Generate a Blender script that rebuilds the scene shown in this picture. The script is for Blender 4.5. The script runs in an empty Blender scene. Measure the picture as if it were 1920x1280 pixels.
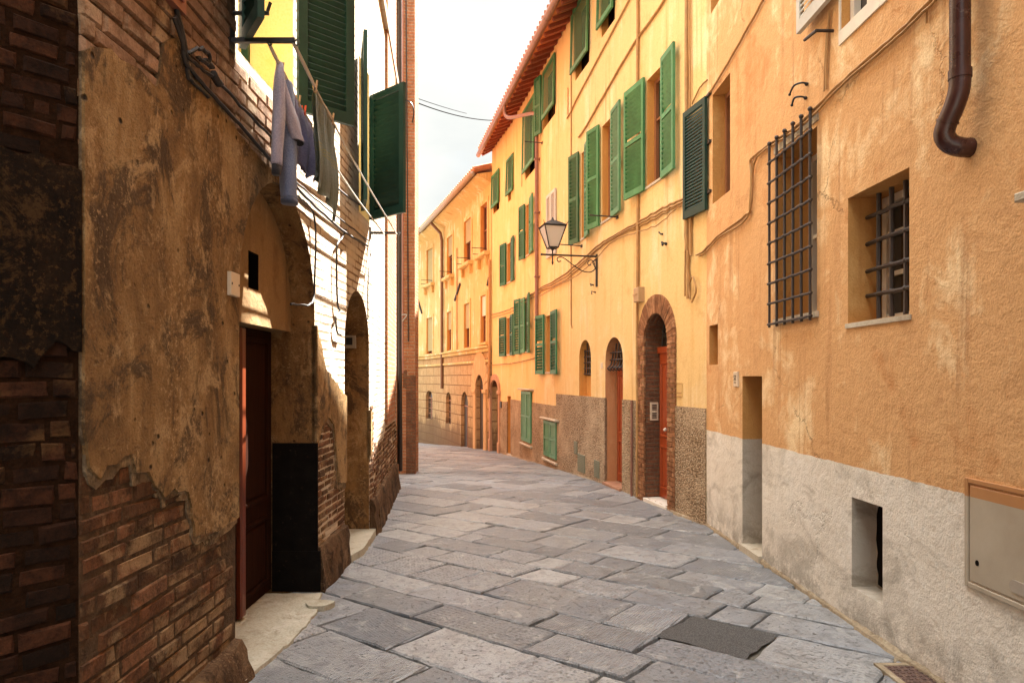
import bpy, bmesh, math, random
from mathutils import Vector, Matrix
random.seed(7)
sc = bpy.context.scene
COL = sc.collection
F, CX, CY, EYE = 1280.0, 960.0, 708.0, 1.7

# ------------------------------------------------------------------ helpers
def lerp(a, b, t): return a + (b - a) * t
GP = [(-60, 0), (4, 0), (8, -.03), (11.5, -.07), (15.3, -.25), (17.1, -.36), (21, -.55), (25, -.8), (29.3, -1.16), (33, -1.38), (60, -2.6)]
def ground_z(y):
    for (a, za), (b, zb) in zip(GP, GP[1:]):
        if y <= b:
            return lerp(za, zb, (y - a) / (b - a))
    return GP[-1][1]

class Wall:
    """a vertical wall plane: u along it from near to far, z up, d out towards the street"""
    def __init__(s, p0, p1, right):
        s.p0, s.p1 = Vector((*p0, 0)), Vector((*p1, 0))
        s.L = (s.p1 - s.p0).length
        s.dir = (s.p1 - s.p0).normalized()
        s.n = Vector((-s.dir.y, s.dir.x, 0)) if right else Vector((s.dir.y, -s.dir.x, 0))
    def P(s, u, z, d=0.0):
        p = s.p0 + s.dir * u + s.n * d
        return Vector((p.x, p.y, z))
    def loc(s, p):
        q = Vector((p.x, p.y, 0)) - s.p0
        return q.dot(s.dir), p.z, q.dot(s.n)
    def hit(s, px, py, d=0.0):
        r = Vector(((px - CX) / F, 1, (CY - py) / F))
        o = s.p0 + s.n * d
        t = o.dot(s.n) / Vector((r.x, r.y, 0)).dot(s.n)
        p = r * t
        return (Vector((p.x, p.y, 0)) - s.p0).dot(s.dir), p.z + EYE
    def u(s, px, d=0.0): return s.hit(px, 700, d)[0]
    def z(s, px, py, d=0.0): return s.hit(px, py, d)[1]
    def uy(s, y): return (y - s.p0.y) / s.dir.y
    def g(s, u): return ground_z(s.P(u, 0).y)

ORIG = {}
def thing(name, label, cat, loc, group=None):
    o = bpy.data.objects.new(name, None); COL.objects.link(o)
    o.location = loc; o.empty_display_size = .3
    o['label'] = label; o['category'] = cat
    if group: o['group'] = group
    ORIG[o] = Vector(loc)
    return o
def tag(o, label=None, cat=None, group=None, kind=None):
    if label: o['label'] = label
    if cat: o['category'] = cat
    if group: o['group'] = group
    if kind: o['kind'] = kind
    return o
def mesh_obj(name, me, parent=None, origin=None):
    off = ORIG[parent] if parent is not None else (Vector(origin) if origin is not None else Vector((0, 0, 0)))
    me.transform(Matrix.Translation(-off))
    o = bpy.data.objects.new(name, me); COL.objects.link(o)
    if parent is not None: o.parent = parent
    else: o.location = off
    ORIG[o] = off
    return o
def obj(name, bm, mats, parent=None, smooth=False, wall=None, origin=None):
    if not isinstance(mats, (list, tuple)): mats = [mats]
    if wall is not None: uv_wall(bm, wall)
    me = bpy.data.meshes.new(name); bm.normal_update(); bm.to_mesh(me); bm.free()
    for m in mats: me.materials.append(m)
    if smooth:
        for p in me.polygons: p.use_smooth = True
        if smooth != True: me.set_sharp_from_angle(angle=math.radians(smooth))
    return mesh_obj(name, me, parent, origin)
def uv_wall(bm, w):
    lay = bm.loops.layers.uv.verify()
    bm.normal_update()
    for f in bm.faces:
        n = f.normal
        for l in f.loops:
            u, z, d = w.loc(l.vert.co)
            if abs(n.z) > .7: l[lay].uv = (u, d)
            elif abs(n.dot(w.n)) > .6: l[lay].uv = (u, z)
            else: l[lay].uv = (d + .37, z)
def hexa(bm, p, mi=0):
    """8 points: 4 of one side, then the matching 4 of the other"""
    v = [bm.verts.new(q) for q in p]
    fs = []
    for a in ((0, 3, 2, 1), (4, 5, 6, 7), (0, 1, 5, 4), (1, 2, 6, 5), (2, 3, 7, 6), (3, 0, 4, 7)):
        f = bm.faces.new([v[i] for i in a]); f.material_index = mi; fs.append(f)
    return fs
def wbox(bm, w, u0, u1, z0, z1, d0, d1, mi=0, bev=0.0):
    if bev:
        q = [w.P(u0, z0, d0), w.P(u1, z0, d0), w.P(u1, z1, d0), w.P(u0, z1, d0)]
        b = bev
        m = [w.P(u0, z0, d1 - b), w.P(u1, z0, d1 - b), w.P(u1, z1, d1 - b), w.P(u0, z1, d1 - b)]
        t = [w.P(u0 + b, z0 + b, d1), w.P(u1 - b, z0 + b, d1), w.P(u1 - b, z1 - b, d1), w.P(u0 + b, z1 - b, d1)]
        V = [[bm.verts.new(x) for x in r] for r in (q, m, t)]
        for r0, r1 in zip(V, V[1:]):
            for i in range(4):
                bm.faces.new((r0[i], r0[(i + 1) % 4], r1[(i + 1) % 4], r1[i])).material_index = mi
        bm.faces.new(V[2]).material_index = mi
        bm.faces.new(V[0][::-1]).material_index = mi
        return
    hexa(bm, [w.P(u0, z0, d0), w.P(u1, z0, d0), w.P(u1, z1, d0), w.P(u0, z1, d0),
              w.P(u0, z0, d1), w.P(u1, z0, d1), w.P(u1, z1, d1), w.P(u0, z1, d1)], mi)
def fix(bm): bmesh.ops.recalc_face_normals(bm, faces=bm.faces[:]); return bm
def prism(bm, w, pts, d0, d1, mi=0):
    """polygon of (u,z) extruded from depth d0 to d1"""
    a = [bm.verts.new(w.P(u, z, d0)) for u, z in pts]
    b = [bm.verts.new(w.P(u, z, d1)) for u, z in pts]
    n = len(pts)
    for f in (bm.faces.new(a), bm.faces.new(b[::-1])): f.material_index = mi
    for i in range(n):
        bm.faces.new((a[i], b[i], b[(i + 1) % n], a[(i + 1) % n])).material_index = mi
def smooth_path(pts, k=6):
    pts = [Vector(p) for p in pts]
    if len(pts) < 3: return pts
    out = []
    for i in range(len(pts) - 1):
        p0, p1, p2, p3 = pts[max(i - 1, 0)], pts[i], pts[i + 1], pts[min(i + 2, len(pts) - 1)]
        for j in range(k):
            t = j / k
            out.append(.5 * ((2 * p1) + (p2 - p0) * t + (2 * p0 - 5 * p1 + 4 * p2 - p3) * t * t + (3 * p1 - p0 - 3 * p2 + p3) * t ** 3))
    out.append(pts[-1])
    return out
def tube(bm, pts, r, n=8, mi=0, flat=1.0):
    pts = [Vector(p) for p in pts]
    rs = r if isinstance(r, (list, tuple)) else [r] * len(pts)
    rings = []
    prev = None
    for i, p in enumerate(pts):
        t = (pts[min(i + 1, len(pts) - 1)] - pts[max(i - 1, 0)])
        t = t.normalized() if t.length > 1e-9 else Vector((0, 0, 1))
        if prev is None:
            a = Vector((0, 0, 1)) if abs(t.z) < .9 else Vector((1, 0, 0))
            x = t.cross(a).normalized()
        else:
            x = (prev - t * prev.dot(t)).normalized()
        prev = x
        y = t.cross(x)
        rings.append([bm.verts.new(p + (x * math.cos(2 * math.pi * k / n) + y * math.sin(2 * math.pi * k / n) * flat) * rs[i]) for k in range(n)])
    for a, b in zip(rings, rings[1:]):
        for k in range(n):
            bm.faces.new((a[k], a[(k + 1) % n], b[(k + 1) % n], b[k])).material_index = mi
    bm.faces.new(rings[0][::-1]).material_index = mi
    bm.faces.new(rings[-1]).material_index = mi
def ball(bm, c, r, mi=0):
    m = bmesh.ops.create_icosphere(bm, subdivisions=2, radius=r, matrix=Matrix.Translation(c))
    for v in m['verts']:
        for f in v.link_faces: f.material_index = mi
def arch(u0, u1, z0, zs, zc, n=14):
    """outline of an arched opening (counter-clockwise from lower left)"""
    c, a, b = (u0 + u1) / 2, (u1 - u0) / 2, zc - zs
    pts = [(u0, z0), (u1, z0)]
    for i in range(n + 1):
        t = math.pi * i / n
        pts.append((c + a * math.cos(t), zs + b * math.sin(t)))
    return pts
def rect(u0, u1, z0, z1): return [(u0, z0), (u1, z0), (u1, z1), (u0, z1)]
def cut_wall(name, w, outline, thick, cuts, mats, parent, front=0.0, split=False):
    """solid wall with blind openings: cuts = list of (outline, depth, material index)"""
    bm = bmesh.new(); prism(bm, w, outline, front, front - thick); fix(bm)
    me = bpy.data.meshes.new('base'); bm.to_mesh(me); bm.free()
    for m in mats: me.materials.append(m)
    a = bpy.data.objects.new('base', me); COL.objects.link(a)
    tmp = [a]
    if cuts:
        bm = bmesh.new()
        for pts, depth, mi in cuts: prism(bm, w, pts, .4, -depth, mi)
        fix(bm)
        mc = bpy.data.meshes.new('cut'); bm.to_mesh(mc); bm.free()
        for m in mats: mc.materials.append(m)
        c = bpy.data.objects.new('cut', mc); COL.objects.link(c); tmp.append(c)
        md = a.modifiers.new('b', 'BOOLEAN'); md.object = c; md.operation = 'DIFFERENCE'; md.solver = 'EXACT'
    dg = bpy.context.evaluated_depsgraph_get(); dg.update()
    res = bpy.data.meshes.new_from_object(a.evaluated_get(dg))
    for o in tmp:
        m = o.data; bpy.data.objects.remove(o); bpy.data.meshes.remove(m)
    bm = bmesh.new(); bm.from_mesh(res)
    uv_wall(bm, w)
    if split:
        bpy.data.meshes.remove(res)
        return [obj(name, b, mats, parent) for b in islands(bm, 0.0, 1)]
    bm.to_mesh(res); bm.free()
    res.name = name
    return mesh_obj(name, res, parent)

def islands(bm, tol, least):
    """one bmesh for each group of pieces that lie within tol of each other"""
    bm.verts.ensure_lookup_table(); seen = set(); isl = []
    for v in bm.verts:
        if v.index in seen: continue
        st = [v]; seen.add(v.index); cur = []
        while st:
            x = st.pop(); cur.append(x)
            for e in x.link_edges:
                y = e.other_vert(x)
                if y.index not in seen: seen.add(y.index); st.append(y)
        lo = [min(p.co[k] for p in cur) - tol / 2 for k in range(3)]; hi = [max(p.co[k] for p in cur) + tol / 2 for k in range(3)]
        isl.append([cur, lo, hi])
    par = list(range(len(isl)))
    def root(i):
        while par[i] != i: par[i] = par[par[i]]; i = par[i]
        return i
    if tol > 0:
        for i in range(len(isl)):
            for j in range(i):
                a, b = isl[i], isl[j]
                if all(a[1][k] < b[2][k] and b[1][k] < a[2][k] for k in range(3)): par[root(i)] = root(j)
    groups = {}
    for i in range(len(isl)): groups.setdefault(root(i), []).append(i)
    out = []
    for g in groups.values():
        if len(g) < least: continue
        keep = {v.index for i in g for v in isl[i][0]}
        c = bm.copy(); c.verts.ensure_lookup_table()
        bmesh.ops.delete(c, geom=[v for v in c.verts if v.index not in keep], context='VERTS'); out.append(c)
    bm.free(); return out
def brick_parts(bm, mat, parent):
    bm.verts.index_update()
    for b in islands(bm, .05, 4): obj('exposed_brick', b, mat, parent)

# ------------------------------------------------------------------ materials
class NT:
    def __init__(s, name):
        s.m = bpy.data.materials.new(name); s.m.use_nodes = True
        s.t = s.m.node_tree; s.bsdf = s.t.nodes['Principled BSDF']
    def new(s, typ, **props):
        n = s.t.nodes.new(typ)
        for k, v in props.items(): setattr(n, k, v)
        return n
    def set(s, sock, v):
        if isinstance(v, bpy.types.NodeSocket): s.t.links.new(v, sock)
        elif v is not None:
            if hasattr(sock.default_value, '__len__') and not isinstance(v, str) and len(v) == 3 and len(sock.default_value) == 4: v = (*v, 1)
            sock.default_value = v
    def co(s, kind='Object'): return s.new('ShaderNodeTexCoord').outputs[kind]
    def map(s, v, scale=(1, 1, 1), loc=(0, 0, 0), rot=(0, 0, 0)):
        n = s.new('ShaderNodeMapping'); s.set(n.inputs['Vector'], v)
        n.inputs['Scale'].default_value = scale; n.inputs['Location'].default_value = loc; n.inputs['Rotation'].default_value = rot
        return n.outputs[0]
    def noise(s, v, scale, detail=4, rough=.6, dist=0, out='Fac'):
        n = s.new('ShaderNodeTexNoise'); s.set(n.inputs['Vector'], v)
        n.inputs['Scale'].default_value = scale; n.inputs['Detail'].default_value = detail
        n.inputs['Roughness'].default_value = rough; n.inputs['Distortion'].default_value = dist
        return n.outputs[out]
    def voro(s, v, scale, feature='F1', out='Distance', rnd=1.0):
        n = s.new('ShaderNodeTexVoronoi', feature=feature); s.set(n.inputs['Vector'], v)
        n.inputs['Scale'].default_value = scale; n.inputs['Randomness'].default_value = rnd
        return n.outputs[out]
    def ramp(s, f, stops, interp='LINEAR'):
        n = s.new('ShaderNodeValToRGB'); s.set(n.inputs[0], f); r = n.color_ramp; r.interpolation = interp
        while len(r.elements) < len(stops): r.elements.new(.5)
        for e, (p, c) in zip(r.elements, stops):
            e.position = p; e.color = (*c, 1) if hasattr(c, '__len__') else (c, c, c, 1)
        return n.outputs[0]
    def mix(s, f, a, b, mode='MIX'):
        n = s.new('ShaderNodeMixRGB', blend_type=mode)
        s.set(n.inputs[0], f); s.set(n.inputs[1], a); s.set(n.inputs[2], b)
        return n.outputs[0]
    def math(s, op, a, b=None, clamp=False):
        n = s.new('ShaderNodeMath', operation=op, use_clamp=clamp)
        s.set(n.inputs[0], a)
        if b is not None: s.set(n.inputs[1], b)
        return n.outputs[0]
    def sep(s, v):
        n = s.new('ShaderNodeSeparateXYZ'); s.set(n.inputs[0], v); return n.outputs
    def attr(s, name, out='Fac'):
        n = s.new('ShaderNodeAttribute', attribute_name=name); return n.outputs[out]
    def bump(s, h, strength, dist, nrm=None):
        n = s.new('ShaderNodeBump'); s.set(n.inputs['Height'], h)
        n.inputs['Strength'].default_value = strength; n.inputs['Distance'].default_value = dist
        if nrm is not None: s.set(n.inputs['Normal'], nrm)
        return n.outputs[0]
    def out(s, col=None, rough=None, nrm=None, metal=None, spec=None):
        if col is not None: s.set(s.bsdf.inputs['Base Color'], col)
        if rough is not None: s.set(s.bsdf.inputs['Roughness'], rough)
        if nrm is not None: s.set(s.bsdf.inputs['Normal'], nrm)
        if metal is not None: s.bsdf.inputs['Metallic'].default_value = metal
        if spec is not None: s.bsdf.inputs['Specular IOR Level'].default_value = spec
        return s.m
def sc3(c, k): return tuple(min(1, x * k) for x in c)
def m_plaster(name, base, light, dark, stain, bump=.35, grain=70, patch=.9, band=None, streak=.22, crack=0):
    """mottled limewash: patches of a lighter and a darker coat, rain streaks, a stippled skin"""
    t = NT(name); co = t.co()
    big = t.noise(co, patch, 5, .62, .4); mid = t.noise(co, patch * 4.2, 6, .68, .6)
    st = t.noise(t.map(co, (3.2, 3.2, .32)), 1.3, 5, .6)
    f = t.math('ADD', t.math('MULTIPLY', big, .5), t.math('ADD', t.math('MULTIPLY', mid, .5 - streak), t.math('MULTIPLY', st, streak)))
    col = t.ramp(f, [(.36, dark), (.45, base), (.52, base), (.61, light)])
    sp = t.noise(t.map(co, (1, 1, 1), (7, 3, 1)), 2.3, 8, .75, .3)
    col = t.mix(t.ramp(sp, [(.56, 0), (.72, .5)]), col, stain)
    run = t.noise(t.map(co, (5, 5, .22), (11, 3, 6)), 1.6, 6, .62, .3)
    col = t.mix(t.math('MULTIPLY', t.ramp(run, [(.55, 0), (.68, .7)]), t.ramp(big, [(.42, .25), (.6, 1)])), col, stain)
    fine = t.noise(co, grain, 3, .6)
    col = t.mix(t.ramp(fine, [(.3, .32), (.55, 0)]), col, stain)
    pitk = t.ramp(t.noise(co, 21, 7, .75), [(.27, .8), (.33, 0)])
    col = t.mix(pitk, col, sc3(stain, .7))
    h = t.math('ADD', t.math('MULTIPLY', fine, .35), t.math('ADD', t.math('MULTIPLY', t.noise(co, 14, 4, .6), .8), t.math('MULTIPLY', mid, 1.2)))
    if crack:
        wob = t.new('ShaderNodeVectorMath', operation='MULTIPLY_ADD'); t.set(wob.inputs[0], t.noise(co, 3.5, 5, .7, 0, 'Color')); wob.inputs[1].default_value = (.35, .35, .35); t.set(wob.inputs[2], co)
        ce = t.voro(wob.outputs[0], .62, 'DISTANCE_TO_EDGE')
        ck = t.math('MULTIPLY', t.ramp(ce, [(.002, 1), (.006, 0)]), t.ramp(t.noise(co, 1.1, 3, .5), [(.53, 0), (.62, .5)]))
        col = t.mix(ck, col, sc3(stain, .5)); h = t.math('SUBTRACT', h, t.math('MULTIPLY', ck, 1.5))
    if band:
        bcol, blight, bdark, zsplit = band
        z = t.math('ADD', t.sep(co)[2], t.math('MULTIPLY', t.math('SUBTRACT', t.noise(co, 2.2, 6, .7), .5), .045))
        k = t.math('GREATER_THAN', z, zsplit)
        b2 = t.ramp(f, [(.3, bdark), (.45, bcol), (.66, blight)])
        b2 = t.mix(t.ramp(t.noise(t.map(co, (1, 1, 1.6), (3, 9, 4)), 2.1, 7, .7, .8), [(.50, 0), (.66, .7)]), b2, sc3(bdark, .66))
        b2 = t.mix(t.math('MULTIPLY', t.ramp(z, [(.0, 1), (.38, 0)]), t.ramp(t.noise(co, 4.5, 7, .75), [(.44, 0), (.56, .85)])), b2, sc3(bdark, .5))
        b2 = t.mix(pitk, b2, sc3(bdark, .5))
        col = t.mix(k, b2, col)
    return t.out(col, .9, t.bump(h, bump, .02), spec=.2)
def m_paint(name, c, rough=.45, var=.25, bump=.08, scale=9, wear=None, spec=None):
    t = NT(name); co = t.co()
    n = t.noise(co, scale, 5, .65)
    col = t.ramp(n, [(.3, sc3(c, 1 - var)), (.7, sc3(c, 1 + var))])
    if wear: col = t.mix(t.ramp(t.noise(co, 26, 7, .75), [(.6, 0), (.68, .8)]), col, wear)
    return t.out(col, t.ramp(n, [(.3, max(rough - .1, .05)), (.7, min(1, rough + .12))]), t.bump(t.noise(co, 60, 3), bump, .01), spec=spec)
def m_shutter(name, c, rough, var, bump, scale):
    """painted louvres: each leaf has weathered a little differently, paint gone chalky and chipped"""
    t = NT(name); co = t.co(); r = t.new('ShaderNodeObjectInfo').outputs['Random']
    n = t.noise(co, scale, 6, .7, .4)
    col = t.ramp(n, [(.3, sc3(c, 1 - var)), (.7, sc3(c, 1 + var))])
    hs = t.new('ShaderNodeHueSaturation'); t.set(hs.inputs['Color'], col)
    t.set(hs.inputs['Hue'], t.math('ADD', .49, t.math('MULTIPLY', r, .03))); t.set(hs.inputs['Value'], t.math('ADD', .72, t.math('MULTIPLY', r, .55))); t.set(hs.inputs['Saturation'], t.math('ADD', .85, t.math('MULTIPLY', t.math('FRACT', t.math('MULTIPLY', r, 7.3)), .2)))
    col = t.mix(t.ramp(t.noise(t.map(co, (1, 1, .3)), 3.2, 6, .7), [(.5, 0), (.7, .35)]), hs.outputs[0], sc3(c, 2.2))
    col = t.mix(t.ramp(t.noise(co, 42, 7, .75), [(.62, 0), (.68, .7)]), col, sc3(c, .4))
    return t.out(col, .5, t.bump(t.noise(co, 60, 3), .1, .01), spec=.3)
def m_brick(name, cols, mortar, bw=.27, bh=.072, bump=.9, lime=None, lime_amt=.5, gap=.012, damp=None):
    t = NT(name); uv = t.co('UV'); co = t.co()
    d = t.noise(co, 6, 3, .6, 0, 'Color')
    v = t.new('ShaderNodeVectorMath', operation='MULTIPLY_ADD'); t.set(v.inputs[0], d); v.inputs[1].default_value = (.02, .02, 0); t.set(v.inputs[2], uv)
    b = t.new('ShaderNodeTexBrick'); t.set(b.inputs['Vector'], v.outputs[0])
    b.inputs['Color1'].default_value = (*cols[0], 1); b.inputs['Color2'].default_value = (*cols[1], 1); b.inputs['Mortar'].default_value = (*mortar, 1)
    b.inputs['Scale'].default_value = 1; b.inputs['Mortar Size'].default_value = gap; b.inputs['Mortar Smooth'].default_value = .35
    b.inputs['Brick Width'].default_value = bw; b.inputs['Row Height'].default_value = bh
    n = t.noise(co, 5, 6, .7, .4)
    col = t.mix(t.ramp(n, [(.35, .75), (.6, 0)]), b.outputs[0], cols[2])
    col = t.mix(t.ramp(t.noise(co, 34, 5, .7), [(.35, .45), (.6, 0)]), col, sc3(cols[2], .5))
    h = t.math('SUBTRACT', t.math('MULTIPLY', t.noise(co, 40, 5, .65), .35), b.outputs['Fac'])
    if damp:
        zz = t.math('ADD', t.sep(co)[2], t.math('MULTIPLY', t.math('SUBTRACT', t.noise(t.map(co, (1, 1, .35)), 1.1, 7, .7), .5), 3.2))
        col = t.mix(t.ramp(zz, [(0, .85), (.62, .7), (.95, 0)]), col, damp)
    if lime:
        k = t.ramp(t.math('ADD', t.math('MULTIPLY', t.noise(co, 1.7, 6, .7, .5), .75), t.math('MULTIPLY', b.outputs['Fac'], -.13)), [(.42 - lime_amt * .3, 0), (.5 - lime_amt * .3, 1)])
        col = t.mix(k, col, t.ramp(t.noise(co, 7, 5, .65), [(.3, sc3(lime, .8)), (.7, lime)]))
    return t.out(col, .92, t.bump(h, bump, .012), spec=.15)
def m_brickmesh(name, cols, lime, lime_amt, dirt):
    """for modelled bricks: each has its own tint in the 'tint' attribute"""
    t = NT(name); co = t.co()
    col = t.ramp(t.attr('tint'), [(0, cols[0]), (.35, cols[1]), (.7, cols[2]), (1, cols[3])])
    n = t.noise(co, 9, 6, .7, .3)
    col = t.mix(t.ramp(n, [(.36, .8), (.58, 0)]), col, dirt)
    col = t.mix(t.ramp(t.noise(co, 2.1, 6, .72, .5), [(.6 - lime_amt, 0), (.7 - lime_amt, .7)]), col, t.ramp(n, [(.3, sc3(lime, .7)), (.7, lime)]))
    col = t.mix(t.ramp(t.noise(co, 70, 4, .7), [(.3, .5), (.5, 0)]), col, sc3(dirt, .6))
    h = t.math('ADD', t.math('MULTIPLY', t.noise(co, 22, 5, .65), 1.0), t.math('MULTIPLY', t.noise(co, 90, 3), .3))
    return t.out(col, .93, t.bump(h, .8, .012), spec=.15)
def m_old_plaster(name, cols, dark, pale, bump=.6):
    """peeling ochre plaster: vertical run-off stains, scabs of paler and darker coat, pits"""
    t = NT(name); co = t.co()
    st = t.noise(t.map(co, (2.2, 2.2, .62), (1, 4, 0)), 1.9, 8, .68, .8)
    big = t.noise(co, 1.1, 6, .68, .7)
    f = t.math('ADD', t.math('MULTIPLY', st, .58), t.math('MULTIPLY', big, .42))
    col = t.ramp(f, [(.34, cols[0]), (.43, cols[1]), (.51, cols[2]), (.6, cols[3])])
    scab = t.noise(t.map(co, (1, 1, .85), (5, 2, 8)), 2.6, 10, .78, .7)
    col = t.mix(t.ramp(scab, [(.50, 0), (.57, .8)]), col, dark)
    sc2 = t.noise(t.map(co, (1.2, 1.2, .95), (15, 22, 3)), 3.6, 10, .8, .5)
    col = t.mix(t.ramp(sc2, [(.53, 0), (.60, .85)]), col, pale)
    spk = t.math('MULTIPLY', t.ramp(t.noise(co, 38, 8, .75), [(.54, 0), (.60, 1)]), t.ramp(t.noise(t.map(co, (1, 1, .4), (2, 2, 2)), 1.9, 4, .6), [(.46, 0), (.58, .9)]))
    col = t.mix(spk, col, pale)
    pit = t.voro(co, 9, 'F1', 'Distance')
    pk = t.math('MULTIPLY', t.ramp(pit, [(.06, 1), (.13, 0)]), t.ramp(big, [(.45, 0), (.52, 1)]))
    col = t.mix(pk, col, sc3(dark, .6))
    fine = t.noise(co, 80, 4, .65)
    col = t.mix(t.ramp(fine, [(.3, .5), (.5, 0)]), col, sc3(dark, .8))
    h = t.math('ADD', t.math('MULTIPLY', scab, 1.0), t.math('ADD', t.math('MULTIPLY', fine, .25), t.math('MULTIPLY', pk, -1.2)))
    h = t.math('ADD', h, t.math('MULTIPLY', t.noise(co, 16, 5, .6), .6))
    return t.out(col, .9, t.bump(h, bump, .025), spec=.12)
def m_pebble(name, c1, c2, c3):
    t = NT(name); co = t.co()
    v = t.voro(co, 42, 'F1'); vc = t.voro(co, 42, 'F1', 'Color')
    k = t.new('ShaderNodeSeparateColor'); t.set(k.inputs[0], vc)
    col = t.ramp(k.outputs[0], [(0, c1), (.5, c2), (1, c3)])
    col = t.mix(t.ramp(v, [(.3, 0), (.75, .8)]), col, sc3(c1, .45))
    col = t.mix(t.ramp(t.noise(co, 1.6, 5, .6), [(.45, 0), (.7, .55)]), col, sc3(c3, 1.15))
    return t.out(col, .95, t.bump(t.math('SUBTRACT', 1.0, v), 1.0, .02), spec=.15)
def m_stone(name):
    """paving slabs: 'tint' gives each its own grey, 'kind' says how it was dressed"""
    t = NT(name); co = t.co(); ti = t.attr('tint'); ki = t.attr('kind')
    big = t.noise(co, 1.5, 6, .65, .5); mid = t.noise(co, 9, 6, .7, .3); fine = t.noise(co, 110, 3, .6)
    col = t.ramp(ti, [(0, (.13, .141, .158)), (.3, (.205, .217, .236)), (.7, (.265, .277, .296)), (1, (.37, .374, .376))])
    col = t.mix(t.ramp(big, [(.4, 0), (.65, .5)]), col, (.27, .26, .235))
    col = t.mix(t.ramp(mid, [(.38, .6), (.53, 0)]), col, (.12, .124, .13))
    col = t.mix(t.ramp(t.noise(t.map(co, (1, 1, 1), (4, 4, 0)), 5, 8, .75, .8), [(.54, 0), (.63, .55)]), col, (.42, .42, .41))
    col = t.mix(t.ramp(fine, [(.34, .4), (.5, 0)]), col, (.13, .13, .138))
    col = t.mix(t.ramp(t.voro(co, 2.6, 'F1'), [(.028, 1), (.04, 0)]), col, (.46, .45, .42))       # chewing-gum spots
    # chiselled rows
    w = t.new('ShaderNodeTexVoronoi', feature='F1'); t.set(w.inputs['Vector'], t.map(co, (1, 1, 0), rot=(0, 0, .62))); w.inputs['Scale'].default_value = 26; w.inputs['Randomness'].default_value = .35
    dots = t.ramp(w.outputs['Distance'], [(.12, 0), (.42, 1)])
    rows = t.new('ShaderNodeTexWave', wave_type='BANDS', bands_direction='X'); t.set(rows.inputs['Vector'], t.map(co, (1, 1, 1), rot=(0, 0, .62)))
    rows.inputs['Scale'].default_value = 14; rows.inputs['Distortion'].default_value = 2.5; rows.inputs['Detail'].default_value = 2
    kd = t.ramp(ki, [(.55, 0), (.62, 1)]); kr = t.ramp(ki, [(.18, 1), (.24, 0)])
    col = t.mix(t.math('MULTIPLY', kd, t.ramp(w.outputs['Distance'], [(.1, .7), (.3, 0)])), col, (.12, .122, .132))
    h = t.math('ADD', t.math('MULTIPLY', mid, .7), t.math('MULTIPLY', fine, .22))
    pit = t.ramp(t.noise(co, 34, 6, .75, .4), [(.34, 1), (.42, 0)])
    col = t.mix(t.math('MULTIPLY', pit, .6), col, (.085, .088, .098)); h = t.math('SUBTRACT', h, t.math('MULTIPLY', pit, .5))
    h = t.math('ADD', h, t.math('MULTIPLY', kd, t.math('MULTIPLY', dots, .45)))
    h = t.math('ADD', h, t.math('MULTIPLY', kr, t.math('MULTIPLY', rows.outputs['Fac'], .4)))
    return t.out(col, t.ramp(mid, [(.3, .34), (.7, .6)]), t.bump(h, .85, .018), spec=.5)
def m_wood(name, c1, c2, rough=.4, scale=(14, 14, .8), spec=None):
    t = NT(name); co = t.map(t.co(), scale)
    n = t.noise(co, 3, 6, .65, 1.0)
    return t.out(t.ramp(n, [(.3, c1), (.7, c2)]), rough, t.bump(n, .15, .008), spec=spec)
def m_cloth(name, c1, c2, scale=90, bump=.5, stripes=None):
    t = NT(name); co = t.co()
    n = t.noise(co, scale, 4, .6); b = t.noise(co, 6, 4, .6)
    col = t.ramp(t.math('ADD', t.math('MULTIPLY', n, .6), t.math('MULTIPLY', b, .4)), [(.35, c1), (.65, c2)])
    h = n
    if stripes:
        z = t.sep(co)[1]
        w = t.math('SINE', t.math('MULTIPLY', z, stripes))
        col = t.mix(t.math('MULTIPLY', t.ramp(w, [(.2, 0), (.8, .5)]), 1.0), col, sc3(c1, .5))
        h = t.math('ADD', n, w)
    t.bsdf.inputs['Sheen Weight'].default_value = .25
    return t.out(col, .95, t.bump(h, bump, .006), spec=.1)

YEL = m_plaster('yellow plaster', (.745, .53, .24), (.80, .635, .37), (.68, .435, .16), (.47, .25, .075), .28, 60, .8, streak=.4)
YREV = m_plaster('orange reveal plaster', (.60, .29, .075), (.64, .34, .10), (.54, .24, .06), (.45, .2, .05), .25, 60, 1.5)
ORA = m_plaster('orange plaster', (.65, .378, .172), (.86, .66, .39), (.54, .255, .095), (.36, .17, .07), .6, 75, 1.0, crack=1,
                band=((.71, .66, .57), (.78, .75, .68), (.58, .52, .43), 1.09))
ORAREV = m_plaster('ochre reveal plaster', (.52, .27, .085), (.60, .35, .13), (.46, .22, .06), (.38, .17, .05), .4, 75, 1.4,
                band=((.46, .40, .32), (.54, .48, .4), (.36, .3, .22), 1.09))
PEA = m_plaster('peach plaster', (.60, .43, .175), (.76, .66, .42), (.50, .30, .095), (.30, .165, .06), .25, 50, 1.4, streak=.4)
RUST = None
TUFF = m_brick('rusticated stucco blocks', ((.50, .34, .17), (.55, .39, .20), (.36, .22, .10)), (.16, .09, .045), .95, .36, .8, gap=.02, damp=(.15, .085, .045))
PEB = m_pebble('pebble dash', (.30, .20, .115), (.42, .30, .19), (.54, .42, .28))
BRK = m_brick('red brick', ((.36, .15, .07), (.28, .115, .055), (.17, .075, .04)), (.34, .25, .17), .24, .06)
BRKD = m_brick('dark brick', ((.26, .11, .055), (.20, .085, .045), (.11, .05, .03)), (.20, .13, .08), .24, .06)
BRKF = m_brick('tower brick', ((.50, .21, .10), (.43, .17, .08), (.30, .125, .06)), (.45, .33, .22), .26, .065)
LIME = m_brick('limewashed brick', ((.42, .30, .20), (.36, .25, .16), (.27, .17, .105)), (.20, .13, .085), .27, .072, .8, (.58, .49, .38), .66)
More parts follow.
